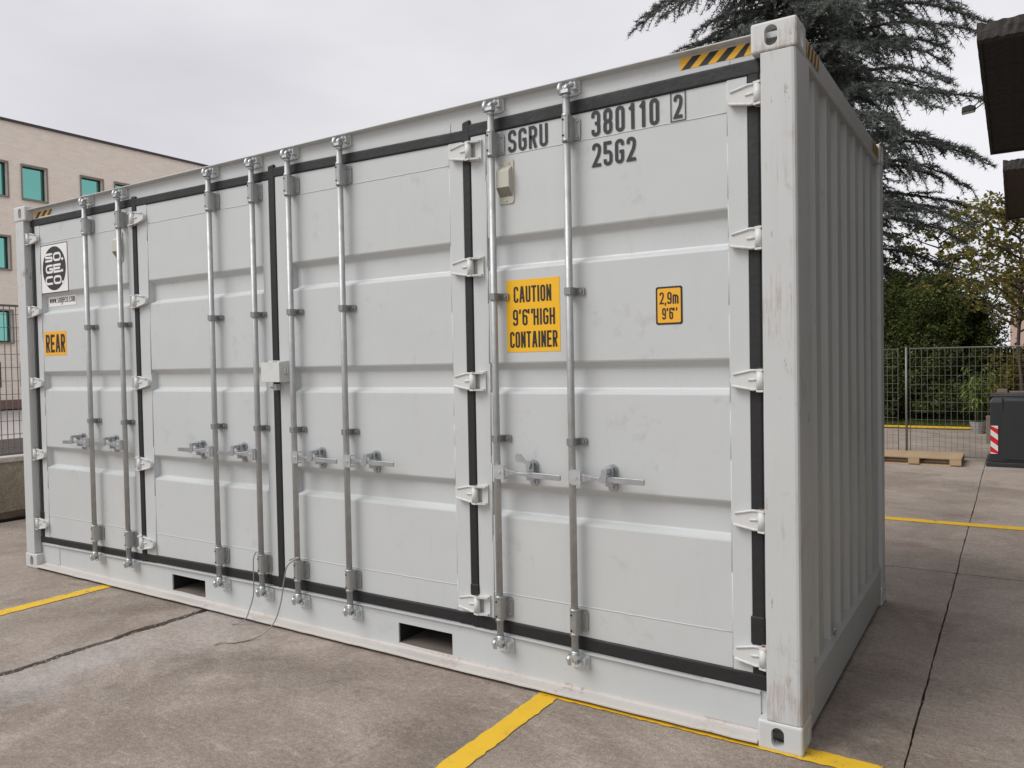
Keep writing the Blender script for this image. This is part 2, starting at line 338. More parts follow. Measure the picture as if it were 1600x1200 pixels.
# ------------------------------------------------------------------ stroke lettering
def fillet(pts, r, closed):
    n = len(pts); res = []
    for i, p in enumerate(pts):
        rr = p[2] if len(p) > 2 else r
        if (not closed and i in (0, n - 1)) or rr <= 0: res.append(Vector(p[:2])); continue
        c = Vector(p[:2]); a = Vector(pts[i - 1][:2]); b = Vector(pts[(i + 1) % n][:2])
        la = (a - c).length; lb = (b - c).length; d = min(rr, la * .5, lb * .5)
        p0 = c + (a - c) / la * d; p2 = c + (b - c) / lb * d
        for k in range(7):
            t = k / 6; q = 0.44
            res.append(p0 * ((1 - t) ** 3) + (p0.lerp(c, .56)) * (3 * t * (1 - t) ** 2) + (p2.lerp(c, .56)) * (3 * t * t * (1 - t)) + p2 * t ** 3)
    out = []
    for p in res:
        if not out or (p - out[-1]).length > 1e-6: out.append(p)
    if closed and (out[0] - out[-1]).length < 1e-6: out.pop()
    return out
def ribbon(pts, t, closed):
    n = len(pts); L = []; R = []
    for i, p in enumerate(pts):
        a = pts[i - 1] if (closed or i) else None; b = pts[(i + 1) % n] if (closed or i < n - 1) else None
        da = (p - a).normalized() if a is not None else (b - p).normalized(); db = (b - p).normalized() if b is not None else da
        na = Vector((-da.y, da.x)); nb = Vector((-db.y, db.x)); m = na + nb
        m = na if m.length < 1e-4 else m.normalized(); k = t / 2 / max(0.45, m.dot(na)); L.append(p + m * k); R.append(p - m * k)
    return L, R
def glyph(c, W, H, t):
    x0, x1, y0, y1 = t / 2, W - t / 2, t / 2, H - t / 2; ym = H / 2; xm = W / 2; q = 0.2 * H if t < .2 * H else .10 * H
    if c in 'OD0': return [([(x0, y0), (x1, y0), (x1, y1), (x0, y1)], True)]
    if c == 'S': return [([(x1, y1 - q), (x1, y1), (x0, y1), (x0, ym + .02 * H), (x1, ym - .02 * H), (x1, y0), (x0, y0), (x0, y0 + q)], False)]
    if c == 'C': return [([(x1, y1 - q), (x1, y1), (x0, y1), (x0, y0), (x1, y0), (x1, y0 + q)], False)]
    if c == 'G': return [([(x1, y1 - q), (x1, y1), (x0, y1), (x0, y0), (x1, y0), (x1, ym - .02 * H, 0), (xm, ym - .02 * H)], False)]
    if c == 'U': return [([(x0, H), (x0, y0), (x1, y0), (x1, H)], False)]
    if c == 'R': return [([(x0, 0), (x0, y1, 0), (x1, y1), (x1, ym), (x0, ym)], False), ([(xm, ym), (x1, 0)], False)]
    if c == '3': return [([(x0, y1 - q), (x0, y1), (x1, y1), (x1, ym), (xm - .1 * W, ym)], False), ([(xm - .1 * W, ym), (x1, ym), (x1, y0), (x0, y0), (x0, y0 + q)], False)]
    if c == '8': return [([(x0, ym), (x1, ym), (x1, y1), (x0, y1)], True), ([(x0, y0), (x1, y0), (x1, ym), (x0, ym)], True)]
    if c == '1': return [([(W * .66, 0), (W * .66, H)], False), ([(W * .66, H - t * .62), (x0, H - t * .62 - .15 * H)], False)]
    if c == '2': return [([(x0, y1 - q), (x0, y1), (x1, y1), (x1, ym + .08 * H), (x0, y0 + .01 * H, 0), (x1 + t / 2, y0 + .01 * H)], False)]
    if c == '5': return [([(x1 + t / 4, y1), (x0, y1, 0), (x0, ym + .06 * H, 0), (x1, ym + .06 * H), (x1, y0), (x0, y0), (x0, y0 + q)], False)]
    if c == '6': return [([(x1, y1 - .16 * H), (x1, y1), (x0, y1), (x0, y0), (x1, y0), (x1, ym + .08 * H), (x0 + t * .4, ym + .08 * H)], False)]
    if c == '9': return [([(x0, y0 + .16 * H), (x0, y0), (x1, y0), (x1, y1), (x0, y1), (x0, ym - .08 * H), (x1 - t * .4, ym - .08 * H)], False)]
    if c == 'A': return [([(x0, 0), (xm - t * .18, H)], False), ([(x1, 0), (xm + t * .18, H)], False), ([(W * .2, H * .3), (W * .8, H * .3)], False)]
    if c == 'T': return [([(0, y1), (W, y1)], False), ([(xm, 0), (xm, y1)], False)]
    if c == 'I': return [([(xm, 0), (xm, H)], False)]
    if c == 'N': return [([(x0, 0), (x0, H)], False), ([(x1, 0), (x1, H)], False), ([(x0, y1 - t * .2), (x1, y0 + t * .2)], False)]
    if c == 'H': return [([(x0, 0), (x0, H)], False), ([(x1, 0), (x1, H)], False), ([(x0, ym), (x1, ym)], False)]
    if c == 'E': return [([(W, y1), (x0, y1, 0), (x0, y0, 0), (W, y0)], False), ([(x0, ym), (W * .9, ym)], False)]
    if c == '.': return [([(xm, 0), (xm, t * 1.1)], False)]
    if c == ',': return [([(xm, t), (xm - t * .3, -t * .9)], False)]
    if c == "'": return [([(xm, H), (xm - t * .2, H * .72)], False)]
    if c == '"': return [([(xm - t, H), (xm - t * 1.1, H * .72)], False), ([(xm + t, H), (xm + t * .8, H * .72)], False)]
    h = .70 * H
    if c == 'o': return [([(x0, y0), (x1, y0), (x1, h), (x0, h)], True)]
    if c == 'c': return [([(x1, h - .1 * H), (x1, h), (x0, h), (x0, y0), (x1, y0), (x1, y0 + .1 * H)], False)]
    if c == 'e': return [([(x0, h / 2 + t / 4), (x1, h / 2 + t / 4, 0), (x1, h), (x0, h), (x0, y0), (x1, y0)], False)]
    if c == 's': return [([(x1, h), (x0, h), (x0, h / 2 + t / 4), (x1, h / 2 + t / 4), (x1, y0), (x0, y0)], False)]
    if c == 'g': return [([(x1, h + t / 2), (x1, -.22 * H), (x0, -.22 * H)], False), ([(x0, y0), (x1, y0), (x1, h), (x0, h)], True)]
    if c == 'm': return [([(x0, 0), (x0, h, .3 * t), (x1, h), (x1, 0)], False), ([(xm, 0), (xm, h)], False)]
    if c == 'w': return [([(x0, h), (W * .27, 0), (xm, h), (W * .73, 0), (x1, h)], False)]
    return []
GW = {'1': .8, 'I': .42, "'": .42, '"': .72, ',': .36, '.': .42, 'm': 1.35, 'w': 1.35, ' ': .5, 'A': 1.12}
def text(mb, s, x0, x1, z0, z1, y, tk, gap=.26, thick=.0004, rfac=.5):
    """lettering standing in the plane y, facing -y; tk = stroke as a fraction of height"""
    H = z1 - z0; t = tk * H; ws = [GW.get(c, 1.0) for c in s]; tot = sum(ws) + gap * (len(s) - 1); u = (x1 - x0) / tot; x = x0; k = 0
    for c, wd in zip(s, ws):
        W = wd * u
        for pts, closed in glyph(c, W, H, t):
            r = rfac * (W - t); P = fillet(pts, max(r, .001), closed)
            L, R = ribbon(P, t, closed); n = len(P); yy = y - .00012 * (k % 4); k += 1
            vs = [(x + p.x, yy, z0 + p.y) for p in L] + [(x + p.x, yy, z0 + p.y) for p in R]
            m = n if closed else n - 1
            mb.add(vs, [(i, (i + 1) % n, n + (i + 1) % n, n + i) for i in range(m)])
        x += W + gap * u
    return mb

def rrect(x0, x1, z0, z1, r, n=5):
    P = []
    for cx, cz, a in ((x1 - r, z1 - r, 0), (x0 + r, z1 - r, 90), (x0 + r, z0 + r, 180), (x1 - r, z0 + r, 270)):
        for k in range(n + 1):
            t = math.radians(a + 90 * k / n); P.append((cx + r * math.cos(t), cz + r * math.sin(t)))
    return P
def oval(cx, cz, rx, rz, n=40): return [(cx + rx * math.cos(2 * math.pi * i / n), cz + rz * math.sin(2 * math.pi * i / n)) for i in range(n)]

# ================================================================== GROUND
ground = MB().add([(-900, -900, -.06), (900, -900, -.06), (900, 1200, -.06), (-900, 1200, -.06)], [(0, 1, 2, 3)]).build('ground', M['asphalt'])
tag(ground, kind='structure')
yard = bpy.data.objects.new('concrete_yard', None); COL.objects.link(yard); tag(yard, kind='structure')
MB().add([(-14, -14, -.045), (19, -14, -.045), (19, 17, -.045), (-14, 17, -.045)], [(0, 1, 2, 3)]).build('joint_filling', M['jointdirt'], yard)
xs = [-2.2, 2.305, 6.405, 10.5, 14.6]; ys = [-13.1, -4.9, 3.275, 11.4]
gapx = {2.305: .042, 6.405: .005, 10.5: .014}; gapy = {3.275: .011, -4.9: .014, 11.4: .012}
def wander(a, b, amp, seed, step=.05):
    r = random.Random(seed); n = max(2, int((b - a) / step)); v = 0; s = 0; res = []
    for i in range(n + 1):
        s = s * .93 + r.uniform(-1, 1) * amp * .25; v = s + r.uniform(-1, 1) * amp * .30; res.append((a + (b - a) * i / n, v))
    return res
def edge(kind, val, a, b, side):
    """a crumbled slab edge: kind x -> line x=val from y=a..b; side +-1 pushes away from the joint"""
    g = (gapx if kind == 'x' else gapy).get(val, .01); amp = .026 if val == 2.305 else .006
    base = wander(a, b, amp, int(val * 1000) + 7, .06); own = wander(a, b, amp * .8, int(val * 977) + 3 * side, .03)
    bi = np.interp([p[0] for p in own], [p[0] for p in base], [p[1] for p in base])
    return [(p, val + float(bb) + side * (g / 2 + abs(o))) for (p, o), bb in zip(own, bi)]
for i in range(len(xs) - 1):
    for j in range(len(ys) - 1):
        x0, x1, y0, y1 = xs[i], xs[i + 1], ys[j], ys[j + 1]
        bot = [(p, v) for p, v in edge('y', y0, x0 + .02, x1 - .02, 1)]; rgt = [(v, p) for p, v in edge('x', x1, y0 + .02, y1 - .02, -1)]
        top = [(p, v) for p, v in edge('y', y1, x0 + .02, x1 - .02, -1)][::-1]; lft = [(v, p) for p, v in edge('x', x0, y0 + .02, y1 - .02, 1)][::-1]
        poly = bot + rgt + top + lft; n = len(poly); dz = 0.0
        vs = [(x, y, dz) for x, y in poly] + [(x, y, -.05) for x, y in poly]
        s = MB().add(vs, [tuple(range(n))] + [(k, n + k, n + (k + 1) % n, (k + 1) % n) for k in range(n)])
        s.build('concrete_slab', M['concrete'], yard)
# outer strip of the yard towards the far kerb and behind the left wall line
o = MB().box(-2.2, 14.6, 11.412, 15.72, -.05, -.002).build('far_pavement', M['concrete'], None); tag(o, kind='structure')
# yellow marking lines, 4 mm film lifted on the slab
def marking(poly, label=None):
    n = len(poly); mb = MB().add([(x, y, .004) for x, y in poly], [tuple(range(n))])
    o = mb.build('painted_line', M['roadyellow']); return tag(o, kind='structure')
def strip(x0, y0, x1, y1, wd, step=.025, amp=.0045):
    d = Vector((x1 - x0, y1 - y0)); L = d.length; d /= L; nrm = Vector((-d.y, d.x)); n = int(L / step); a = []; b = []
    for i in range(n + 1):
        p = Vector((x0, y0)) + d * (L * i / n); a.append(p + nrm * (wd / 2 + random.uniform(-amp, amp))); b.append(p - nrm * (wd / 2 + random.uniform(-amp, amp)))
    return [tuple(p) for p in a] + [tuple(p) for p in b[::-1]]
marking(strip(1.17, .02, 1.155, -5.0, .115))
marking(strip(4.905, -.014, 4.90, -5.0, .105))
marking(strip(4.85, .038, 10.2, .036, .105))
marking(strip(2.6, 5.12, 10.3, 5.24, .15))
# crumbs along the wide joint and grit lying about
cr = MB(); rr = random.Random(4)
def pebble(mb, x, y, z, s):
    vs = [(x + s * math.cos(a) * rr.uniform(.6, 1.2), y + s * math.sin(a) * rr.uniform(.6, 1.2), z) for a in [k * 1.2566 for k in range(5)]]
    vs += [(x + rr.uniform(-.3, .3) * s, y + rr.uniform(-.3, .3) * s, z + s * rr.uniform(.4, .9))]
    mb.add(vs, [(k, (k + 1) % 5, 5) for k in range(5)])
for k in range(900): pebble(cr, 2.31 + rr.gauss(0, .055), rr.uniform(-3.2, .0), .0 if rr.random() < .7 else -.02, rr.uniform(.002, .007))
for k in range(1500): pebble(cr, rr.uniform(.5, 7.2), rr.uniform(-2.4, 0), .0, rr.uniform(.0012, .0035))
for k in range(700): pebble(cr, 3.0 + rr.gauss(0, .16), -.95 + rr.gauss(0, .12), 0, rr.uniform(.002, .006))
for k in range(450): pebble(cr, 6.40 + rr.gauss(0, .03), rr.uniform(-1, 8), 0, rr.uniform(.002, .006))
for k in range(500): pebble(cr, rr.uniform(-2.2, -1.9), rr.uniform(-1, 5), 0, rr.uniform(.004, .015))
tag(cr.build('gravel', simple('loose grit', (.34, .28, .235), .95, 0, .5, 40)), 'loose grit and concrete crumbs scattered over the yard', 'gravel', kind='stuff')

# ================================================================== CONTAINER
L, W, H = 6.058, 2.363, 2.896
box = thing('shipping_container', 'light grey steel shipping container with four side doors standing on the concrete yard', 'container')
P = M['paint']
# corner castings: hollow block with a slot in each outer face
def casting_mesh():
    def tmp(mb, name, bev=0):
        o = mb.build(name, M['cast'], None, bev, None, None, 3); return o
    base = tmp(MB().box(-.178, 0, 0, .162, -.118, 0), 'corner_block', .011)
    cav = tmp(MB().box(-.150, -.028, .026, .136, -.094, -.024), 'cavity')
    def ov(a, b): return rrect(-a / 2, a / 2, -b / 2, b / 2, min(a, b) / 2 - .0005, 8)
    c1 = tmp(MB().prism([(x - .098, z - .058) for x, z in ov(.050, .080)], -.05, .06), 'slot')
    c2 = tmp(MB().prism([(x + .086, z - .058) for x, z in ov(.050, .080)], -.06, .05, 'x'), 'slot')
    c3 = tmp(MB().prism([(x - .095, z + .085) for x, z in ov(.110, .060)], -.06, .05, 'z'), 'slot')
    for c in (cav, c1, c2, c3):
        md = base.modifiers.new('cut', 'BOOLEAN'); md.object = c; md.operation = 'DIFFERENCE'; md.solver = 'EXACT'
    dg = bpy.context.evaluated_depsgraph_get(); me = bpy.data.meshes.new_from_object(base.evaluated_get(dg))
    for ob in (base, cav, c1, c2, c3): bpy.data.objects.remove(ob)
    me.name = 'corner_casting'; return me
cm = casting_mesh()
def mirrored(me, sx, sy, sz):
    m2 = me.copy(); m2.transform(Matrix.Diagonal((sx, sy, sz, 1)))
    if sx * sy * sz < 0: m2.flip_normals()
    return m2
for sx in (1, -1):
    for sy in (1, -1):
        for sz in (1, -1):
            place(cm if (sx, sy, sz) == (1, 1, 1) else mirrored(cm, sx, sy, sz), 'corner_casting', box, (L if sx > 0 else 0, 0 if sy > 0 else W, H if sz > 0 else 0))
# corner posts
for s in (0, 1):
    f = (lambda x: x) if s else (lambda x: L - x)
    poly = [(5.917, .004), (6.036, .004), (6.046, .007), (6.052, .014), (6.054, .024), (6.054, .232), (6.03, .232), (6.03, .06), (5.945, .06), (5.917, .06)]
    poly = [(f(x), y) for x, y in poly]
    MB().prism(poly, .118, H - .118, 'z').build('corner_post', M['post'], box, .004)
    MB().box(*sorted((f(5.862), f(5.918))), .0625, .10, .118, 2.80).build('post_return', P, box)
    poly = [(f(6.054), W - .004), (f(5.93), W - .004), (f(5.93), W - .06), (f(6.03), W - .06), (f(6.03), W - .131), (f(6.054), W - .131)]
    MB().prism(poly, .118, H - .118, 'z').build('corner_post', P, box, .004)
# header rail with overhanging lip
MB().prism([(.062, 2.735), (.062, 2.856), (.020, 2.860), (.020, 2.866), (.16, 2.868), (.16, 2.84), (.09, 2.84), (.09, 2.735)], .178, L - .178, 'x').build('top_rail', P, box, .002)
# bottom rail with fork pockets and bent lip
pk = [(1.882, 2.243), (3.925, 4.292)]
zt, zp1, zp0, zb = .196, .171, .057, .040
br = MB()
edges = [.178, pk[0][0], pk[0][1], pk[1][0], pk[1][1], L - .178]
br.box(.178, L - .178, .060, .070, zp1, zt)
br.box(.178, L - .178, .060, .070, .034, zp0)
for k in (0, 2, 4): br.box(edges[k], edges[k + 1], .060, .070, zp0, zp1)
for xa, xb, za, zc in ((.178, 1.575, .200, .220), (1.575, 3.0, .222, .236), (3.0, 4.449, .238, .238), (4.449, L - .178, .236, .210)):
    br.slant(xa, xb, .060, .070, zt, za - .008, zt, zc - .008); br.slant(xa, xb, .044, .10, za - .008, za, zc - .008, zc)
br.build('bottom_rail', P, box)
for a, b in pk:
    pm = MB().box(a, b, .070, 1.0, zp1, zp1 + .006).box(a, b, .070, 1.0, zp0 - .006, zp0).box(a - .006, a, .070, 1.0, zp0 - .006, zp1 + .006).box(b, b + .006, .070, 1.0, zp0 - .006, zp1 + .006)
    pm.build('fork_pocket', M['dark'], box); MB().box(a + .002, b - .002, .064, .40, zp0 + .001, zp0 + .006).build('pocket_floor', M['pocketfloor'], box)  # pocket walls coloured near-black in place of their shade
    MB().box(a, b, 1.0, 1.01, zp0, zp1).build('pocket_back', M['dark'], box)
lip = []
prof = [(.062, .060), (.057, .046), (.047, .038), (.030, .034), (.012, .031), (.001, .028), (-.006, .024), (-.007, .018), (-.002, .016), (.062, .020)]
lm = MB(); nseg = 60; r5 = random.Random(5); rings = []
for k in range(nseg + 1):
    x = .178 + (L - .356) * k / nseg; d = r5.uniform(-.0015, .0015); rings.append([(x, y + d, z + d * .6) for y, z in prof])
n = len(prof); lm.add([p for r in rings for p in r], [(k * n + i, k * n + (i + 1) % n, (k + 1) * n + (i + 1) % n, (k + 1) * n + i) for k in range(nseg) for i in range(n)] + [tuple(range(n)), tuple(range(nseg * n, nseg * n + n))], False)
lm.build('bottom_lip', M['lip'], box)
for a, b in ((.178, .42), (L - .42, L - .178)): MB().box(a, b, .056, .060, .05, .222).build('rail_end_plate', P, box, .001)
# end walls, back wall, roof, floor
def corr(a, b, out_, inn, start, period, fl, sl):
    """corrugation polyline along u from a to b; returns (u, depth)"""
    pts = [(a, out_)]; u = start
    pts += [(a + .02, out_), (a + .05, inn), (start - .045, inn)]
    while u + fl < b:
        pts += [(u, out_), (u + fl, out_)]
        if u + period < b + .02: pts += [(u + fl + sl, inn), (u + period - sl, inn)]
        u += period
    pts.append((b, out_)); return pts
cw = corr(.22, 2.245, 0.0, .036, .418, .2522, .092, .040)
for s in (0, 1):
    f = (lambda x: x) if s else (lambda x: L - x)
    vs = []; 
    for u, d in cw: vs += [(f(6.036 - d * 1.35), u, .25), (f(6.036 - d * 1.35), u, 2.775)]
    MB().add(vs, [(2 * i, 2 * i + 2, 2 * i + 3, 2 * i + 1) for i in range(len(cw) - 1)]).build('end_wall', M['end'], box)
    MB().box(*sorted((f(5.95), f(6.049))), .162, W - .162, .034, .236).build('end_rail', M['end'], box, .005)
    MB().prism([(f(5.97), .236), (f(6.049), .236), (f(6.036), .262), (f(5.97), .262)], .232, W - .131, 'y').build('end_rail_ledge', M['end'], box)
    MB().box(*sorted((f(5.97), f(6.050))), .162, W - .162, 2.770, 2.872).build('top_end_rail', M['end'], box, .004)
bw = corr(.13, L - .13, 0, .036, .40, .278, .07, .068); vs = []
for u, d in bw: vs += [(u, W - .012 - d, .16), (u, W - .012 - d, 2.80)]
MB().add(vs, [(2 * i, 2 * i + 2, 2 * i + 3, 2 * i + 1) for i in range(len(bw) - 1)]).build('back_wall', P, box)
MB().box(.178, L - .178, W - .07, W - .008, .02, .165).box(.178, L - .178, W - .07, W - .008, 2.795, 2.87).build('back_rail', P, box)
vs = []
rf = corr(.17, L - .17, 0, .02, .32, .20, .06, .03)
for u, d in rf: vs += [(u, .161, 2.866 - d), (u, W - .07, 2.866 - d)]
MB().add(vs, [(2 * i, 2 * i + 2, 2 * i + 3, 2 * i + 1) for i in range(len(rf) - 1)]).build('roof', P, box)
MB().box(.16, L - .06, .13, W - .06, .18, .21).build('floor', M['dark'], box)
hk = MB().tube([(6.045, .74, .262), (6.050, .735, .285), (6.052, .72, .30), (6.05, .70, .305), (6.046, .69, .30)], .006, 8)
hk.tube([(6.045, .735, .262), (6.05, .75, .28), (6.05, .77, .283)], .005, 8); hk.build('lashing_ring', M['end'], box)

# ---- door hardware meshes (made once, shared)
def blade_poly(sgn=1):   # from barrel (0) towards the tip (sgn*.125); heights around z = 0
    pts = [(0, -.036), (.034, -.038), (.052, -.034), (.118, -.022), (.125, -.008), (.125, .010), (.112, .024), (.066, .034), (.040, .040), (0, .040)]
    return [(sgn * x, z) for x, z in pts]
def hinge_mesh(sgn):
    mb = MB(); mb.prism(blade_poly(sgn), .030, .054)
    P_ = blade_poly(sgn)
    def rim(a, b, r=.0055): mb.tube([(a[0], .029, a[1]), (b[0], .029, b[1])], r, 6)
    up = [P_[9], P_[8], P_[7], P_[6]]; lo = [P_[0], P_[1], P_[2], P_[3]]
    for seq in (up, lo):
        mb.tube([(x, .029, z) for x, z in seq], .0058, 6)
    mb.tube([(sgn * .012, .029, .004), (sgn * .05, .029, .002)], .0055, 6)
    mb.cyl((0, .028, -.036), (0, .028, .036), .0165, n=14)
    return mb.mesh('hinge', M['hinge'])
def lug_mesh(sgn, wide, zz=(-.047, .037)):  # sgn: direction AWAY from the blade
    mb = MB(); e = .062 if wide else .020
    for z in zz:
        mb.prism([(sgn * x, y) for x, y in ((-.016, .018), (.012, .010), (.018, .016), (e, .030), (e, .056), (-.010, .056))], z, z + .009, 'z')
    if wide: mb.box(*sorted((sgn * .030, sgn * .066)), .046, .056, -.052, .052)
    return mb.mesh('hinge_bracket', M['hinge'])
def pin_mesh():
    return MB().cyl((0, .028, -.050), (0, .028, .050), .008, n=10).mesh('hinge_pin', M['rust'])
HM = {1: hinge_mesh(1), -1: hinge_mesh(-1)}
LG = {(s, wd): ([lug_mesh(s, 1)] if wd else [lug_mesh(s, 0, (-.047,)), lug_mesh(s, 0, (.037,))]) for s in (1, -1) for wd in (0, 1)}
PIN = pin_mesh()
def sleeve_mesh():
    mb = MB(); z0, z1 = -.054, .054
    for x0, x1 in ((-.042, -.016), (.016, .048)): mb.prism(rrect(x0, x1, z0 + .004, z1 - .004, .009, 3), .048, .0545)
    mb.prism([(-.0215, .048), (-.0215, .004), (-.015, -.007), (-.005, -.0115), (.005, -.0115), (.015, -.007), (.0215, .004), (.0215, .048)], z0, z1, 'z')
    for x in (-.031, .036):
        for z in (-.036, .036): mb.cyl((x, .048, z), (x, .042, z), .0075, .0055, 8)
    for z in (z0 - .010, z1 - .006): mb.cyl((0, .010, z), (0, .010, z + .016), .0222, n=16)
    return mb.mesh('bar_bearing', M['zincmid2'])
def clamp_mesh():
    mb = MB()
    mb.prism(rrect(.016, .058, -.017, .017, .006, 3), .046, .0545); mb.prism(rrect(-.040, -.016, -.017, .017, .006, 3), .046, .0545)
    mb.prism([(-.023, .050), (-.0235, .004), (-.016, -.010), (0, -.0145), (.016, -.010), (.0235, .004), (.023, .050)], -.016, .016, 'z')
    mb.cyl((.042, .046, 0), (.042, .039, 0), .009, .007, 8)
    return mb.mesh('bar_clamp', M['zincplate'])
def bolt_mesh():
    mb = MB()
    for z in (-.036, .036): mb.cyl((-.007, -.0128, z), (-.007, -.008, z), .0052, n=8)
    return mb.mesh('bolt_hole', M['dark'])
def cam_mesh():   # bottom cam: hooked anti-rack cam (mirror z for the top)
    mb = MB()
    mb.cyl((0, .010, .0), (0, .010, -.018), .021, .024, 14)
    mb.prism([(-.042, -.004), (-.012, -.026), (.030, -.026), (.036, -.004), (.030, .012), (-.030, .012)], -.034, -.018, 'z')
    for x, dz in ((-.030, -.074), (.012, -.062)):
        mb.tube([(x, -.004, -.028), (x - .003, -.010, -.046), (x, -.004, dz + .006), (x + .002, .006, dz)], [.012, .013, .011, .006], 8)
    mb.prism([(-.018, -.002), (.018, -.002), (.018, .03), (-.018, .03)], -.060, -.030, 'z')
    return mb.mesh('locking_cam', M['zinc2'])
def keeper_mesh():
    mb = MB(); mb.prism([(-.040, -.080), (.052, -.080), (.052, -.012), (.040, -.004), (-.040, -.004)], .048, .061)
    mb.prism([(.020, -.050), (.044, -.056), (.046, -.024), (.022, -.022)], .016, .050); mb.tube([(.030, .016, -.04), (.022, .004, -.050)], [.010, .008], 8)
    return mb.mesh('cam_keeper', M['paint'])
SL, CL, BH, CA, KE = sleeve_mesh(), clamp_mesh(), bolt_mesh(), cam_mesh(), keeper_mesh()
def flipz(me): return mirrored(me, 1, 1, -1)
for me_ in (CA,): me_.transform(Matrix.Translation((0, .002, 0)) @ Matrix.Diagonal((.84, .84, .92, 1)))
CAT, KET = flipz(CA), flipz(KE)
def handle_mesh(s):
    mb = MB()
    path = [(0.030, -.012, 0), (.078, -.017, 0), (.105, -.021, .002), (.145, -.024, .003), (.195, -.022, .001), (.225, -.017, -.002), (.362, -.010, -.005), (.366, -.010, -.005)]
    hs = [.016, .016, .011, .006, .009, .0135, .0125, .009]; ts = [.005, .005, .010, .016, .012, .006, .0045, .003]; vs = []
    for (x, y, z), h, t in zip(path, hs, ts): vs += [(s * x, y - t, z - h), (s * x, y + t, z - h), (s * x, y + t, z + h), (s * x, y - t, z + h)]
    n = len(path); mb.add(vs, [(4 * i + k, 4 * i + (k + 1) % 4, 4 * i + 4 + (k + 1) % 4, 4 * i + 4 + k) for i in range(n - 1) for k in range(4)] + [(0, 1, 2, 3), tuple(range(4 * n - 4, 4 * n))])
    return mb.mesh('handle', M['zincmid'])
def hub_mesh(s):
    mb = MB(); x0, x1 = sorted((s * .012, s * .060))
    mb.prism(rrect(x0, x1, -.034, .034, .006, 3), -.026, -.018); mb.box(x0, x1, -.020, .012, .027, .034); mb.box(x0, x1, -.020, .012, -.034, -.027)
    mb.box(*sorted((s * .0, s * .018)), -.020, .012, -.030, .030); mb.cyl((s * .036, -.030, 0), (s * .036, .006, 0), .008, n=10)
    return mb.mesh('handle_hub', M['zinc2'])
def catch_mesh(s, open_):
    mb = MB(); cx = s * .185
    mb.prism(rrect(cx - .023, cx + .023, -.066, .060, .0225, 6), .047, .0545)
    mb.prism(rrect(cx - .019, cx + .019, -.030, .056, .018, 5), .010, .018); mb.box(cx - .019, cx + .019, .012, .050, -.036, -.024)
    mb.box(cx - .006, cx + .006, -.004, .050, .018, .034)
    for z in (-.048, .042): mb.cyl((cx, .050, z), (cx, .003 if z > 0 else .040, z), .010, n=10)
    if open_:
        mb.prism([(cx + .010, .030), (cx + .014, .050), (cx - .020, .066), (cx - .042, .090), (cx - .062, .092), (cx - .072, .080), (cx - .070, .058), (cx - .052, .050), (cx - .030, .052)], -.004, .003)
    else:
        mb.prism([(cx - .013, .044), (cx + .013, .044), (cx + .012, .018), (cx + .010, -.004), (cx - .004, -.016), (cx - .030, -.012), (cx - .040, .004), (cx - .026, .008), (cx - .016, .020)], -.040, -.032)
        mb.prism([(cx - .011, .030), (cx + .011, .030), (cx + .011, .048), (cx - .011, .048)], -.036, .012)
    return mb.mesh('handle_catch', M['zincmid'])
HD = {s: handle_mesh(s) for s in (1, -1)}; HB = {s: hub_mesh(s) for s in (1, -1)}
CT = {(s, o_): catch_mesh(s, o_) for s in (1, -1) for o_ in (0, 1)}

# ---- doors
F = .055; FP = .059; TD = .037
TR = [(2.197, 2.033), (1.578, 1.430), (.984, .818)]
ZB, ZT = .262, 2.735
def make_door(x0, x1, lst, rst, ztop, zbot, label):
    """x0..x1 door leaf, lst / rst inner edges of stiles; ztop=(left,right) gasket lower edge"""
    fr = MB()
    fr.slant(x0, lst, F, .105, zbot[0], ztop[0], zbot[0], ztop[0]).slant(rst, x1, F, .105, zbot[1], ztop[1], zbot[1], ztop[1])
    d = fr.build('side_door', P, box, .003, label)
    pn = MB(); prof = [(2.80, FP)]
    for a, b in TR: prof += [(a + .004, FP), (a - .003, FP + .003), (a - .030, FP + TD - .003), (a - .038, FP + TD), (b + .026, FP + TD), (b + .019, FP + TD - .003), (b + .002, FP + .002), (b - .005, FP)]
    prof += [(.20, FP)]
    vs = []
    for z, y in prof: vs += [(lst - .01, y, z), (rst + .01, y, z)]
    pn.add(vs, [(2 * i, 2 * i + 1, 2 * i + 3, 2 * i + 2) for i in range(len(prof) - 1)], False)
    # closed trough ends
    for a, b in TR:
        for xe, s in ((lst, 1), (rst, -1)):
            pn.add([(xe, F + .002, a + .004), (xe, F + .002, b - .005), (xe + s * .010, FP + TD + .001, b + .020), (xe + s * .010, FP + TD + .001, a - .032)], [(0, 1, 2, 3)])
    p = pn.build('door_panel', M['panel'], d)
    # weld beads
    wb = MB()
    for z in (2.588, .435):
        r = random.Random(int(z * 100) + int(x0 * 10)); k = 26
        wb.tube([(lst + (rst - lst) * i / k, FP, z + r.uniform(-.0012, .0012)) for i in range(k + 1)], .0028, 5)
    for x in (lst, rst):
        r = random.Random(int(x * 100)); z = ZB + .02; segs = []
        while z < ZT - .02:
            z2 = min(z + r.uniform(.1, .5), ZT - .02)
            wb.tube([(x + r.uniform(-.001, .001), FP - .001, z), (x + r.uniform(-.001, .001), FP - .001, z2)], .0032, 5); z = z2 + r.uniform(0, .05)
    wb.build('weld_bead', P, d)
    return d
D1 = make_door(.207, 1.548, .278, 1.488, (2.738, 2.733), (.25, .27), 'outermost left door with the round logo sticker and the rear sticker')
D2 = make_door(1.602, 2.972, 1.716, 2.908, (2.728, 2.718), (.27, .296), 'inner left door without stickers, between two hinge columns and the lock box')
D3 = make_door(3.030, 4.424, 3.150, 4.337, (2.728, 2.712), (.298, .300), 'inner right door without stickers, beside the lock box')
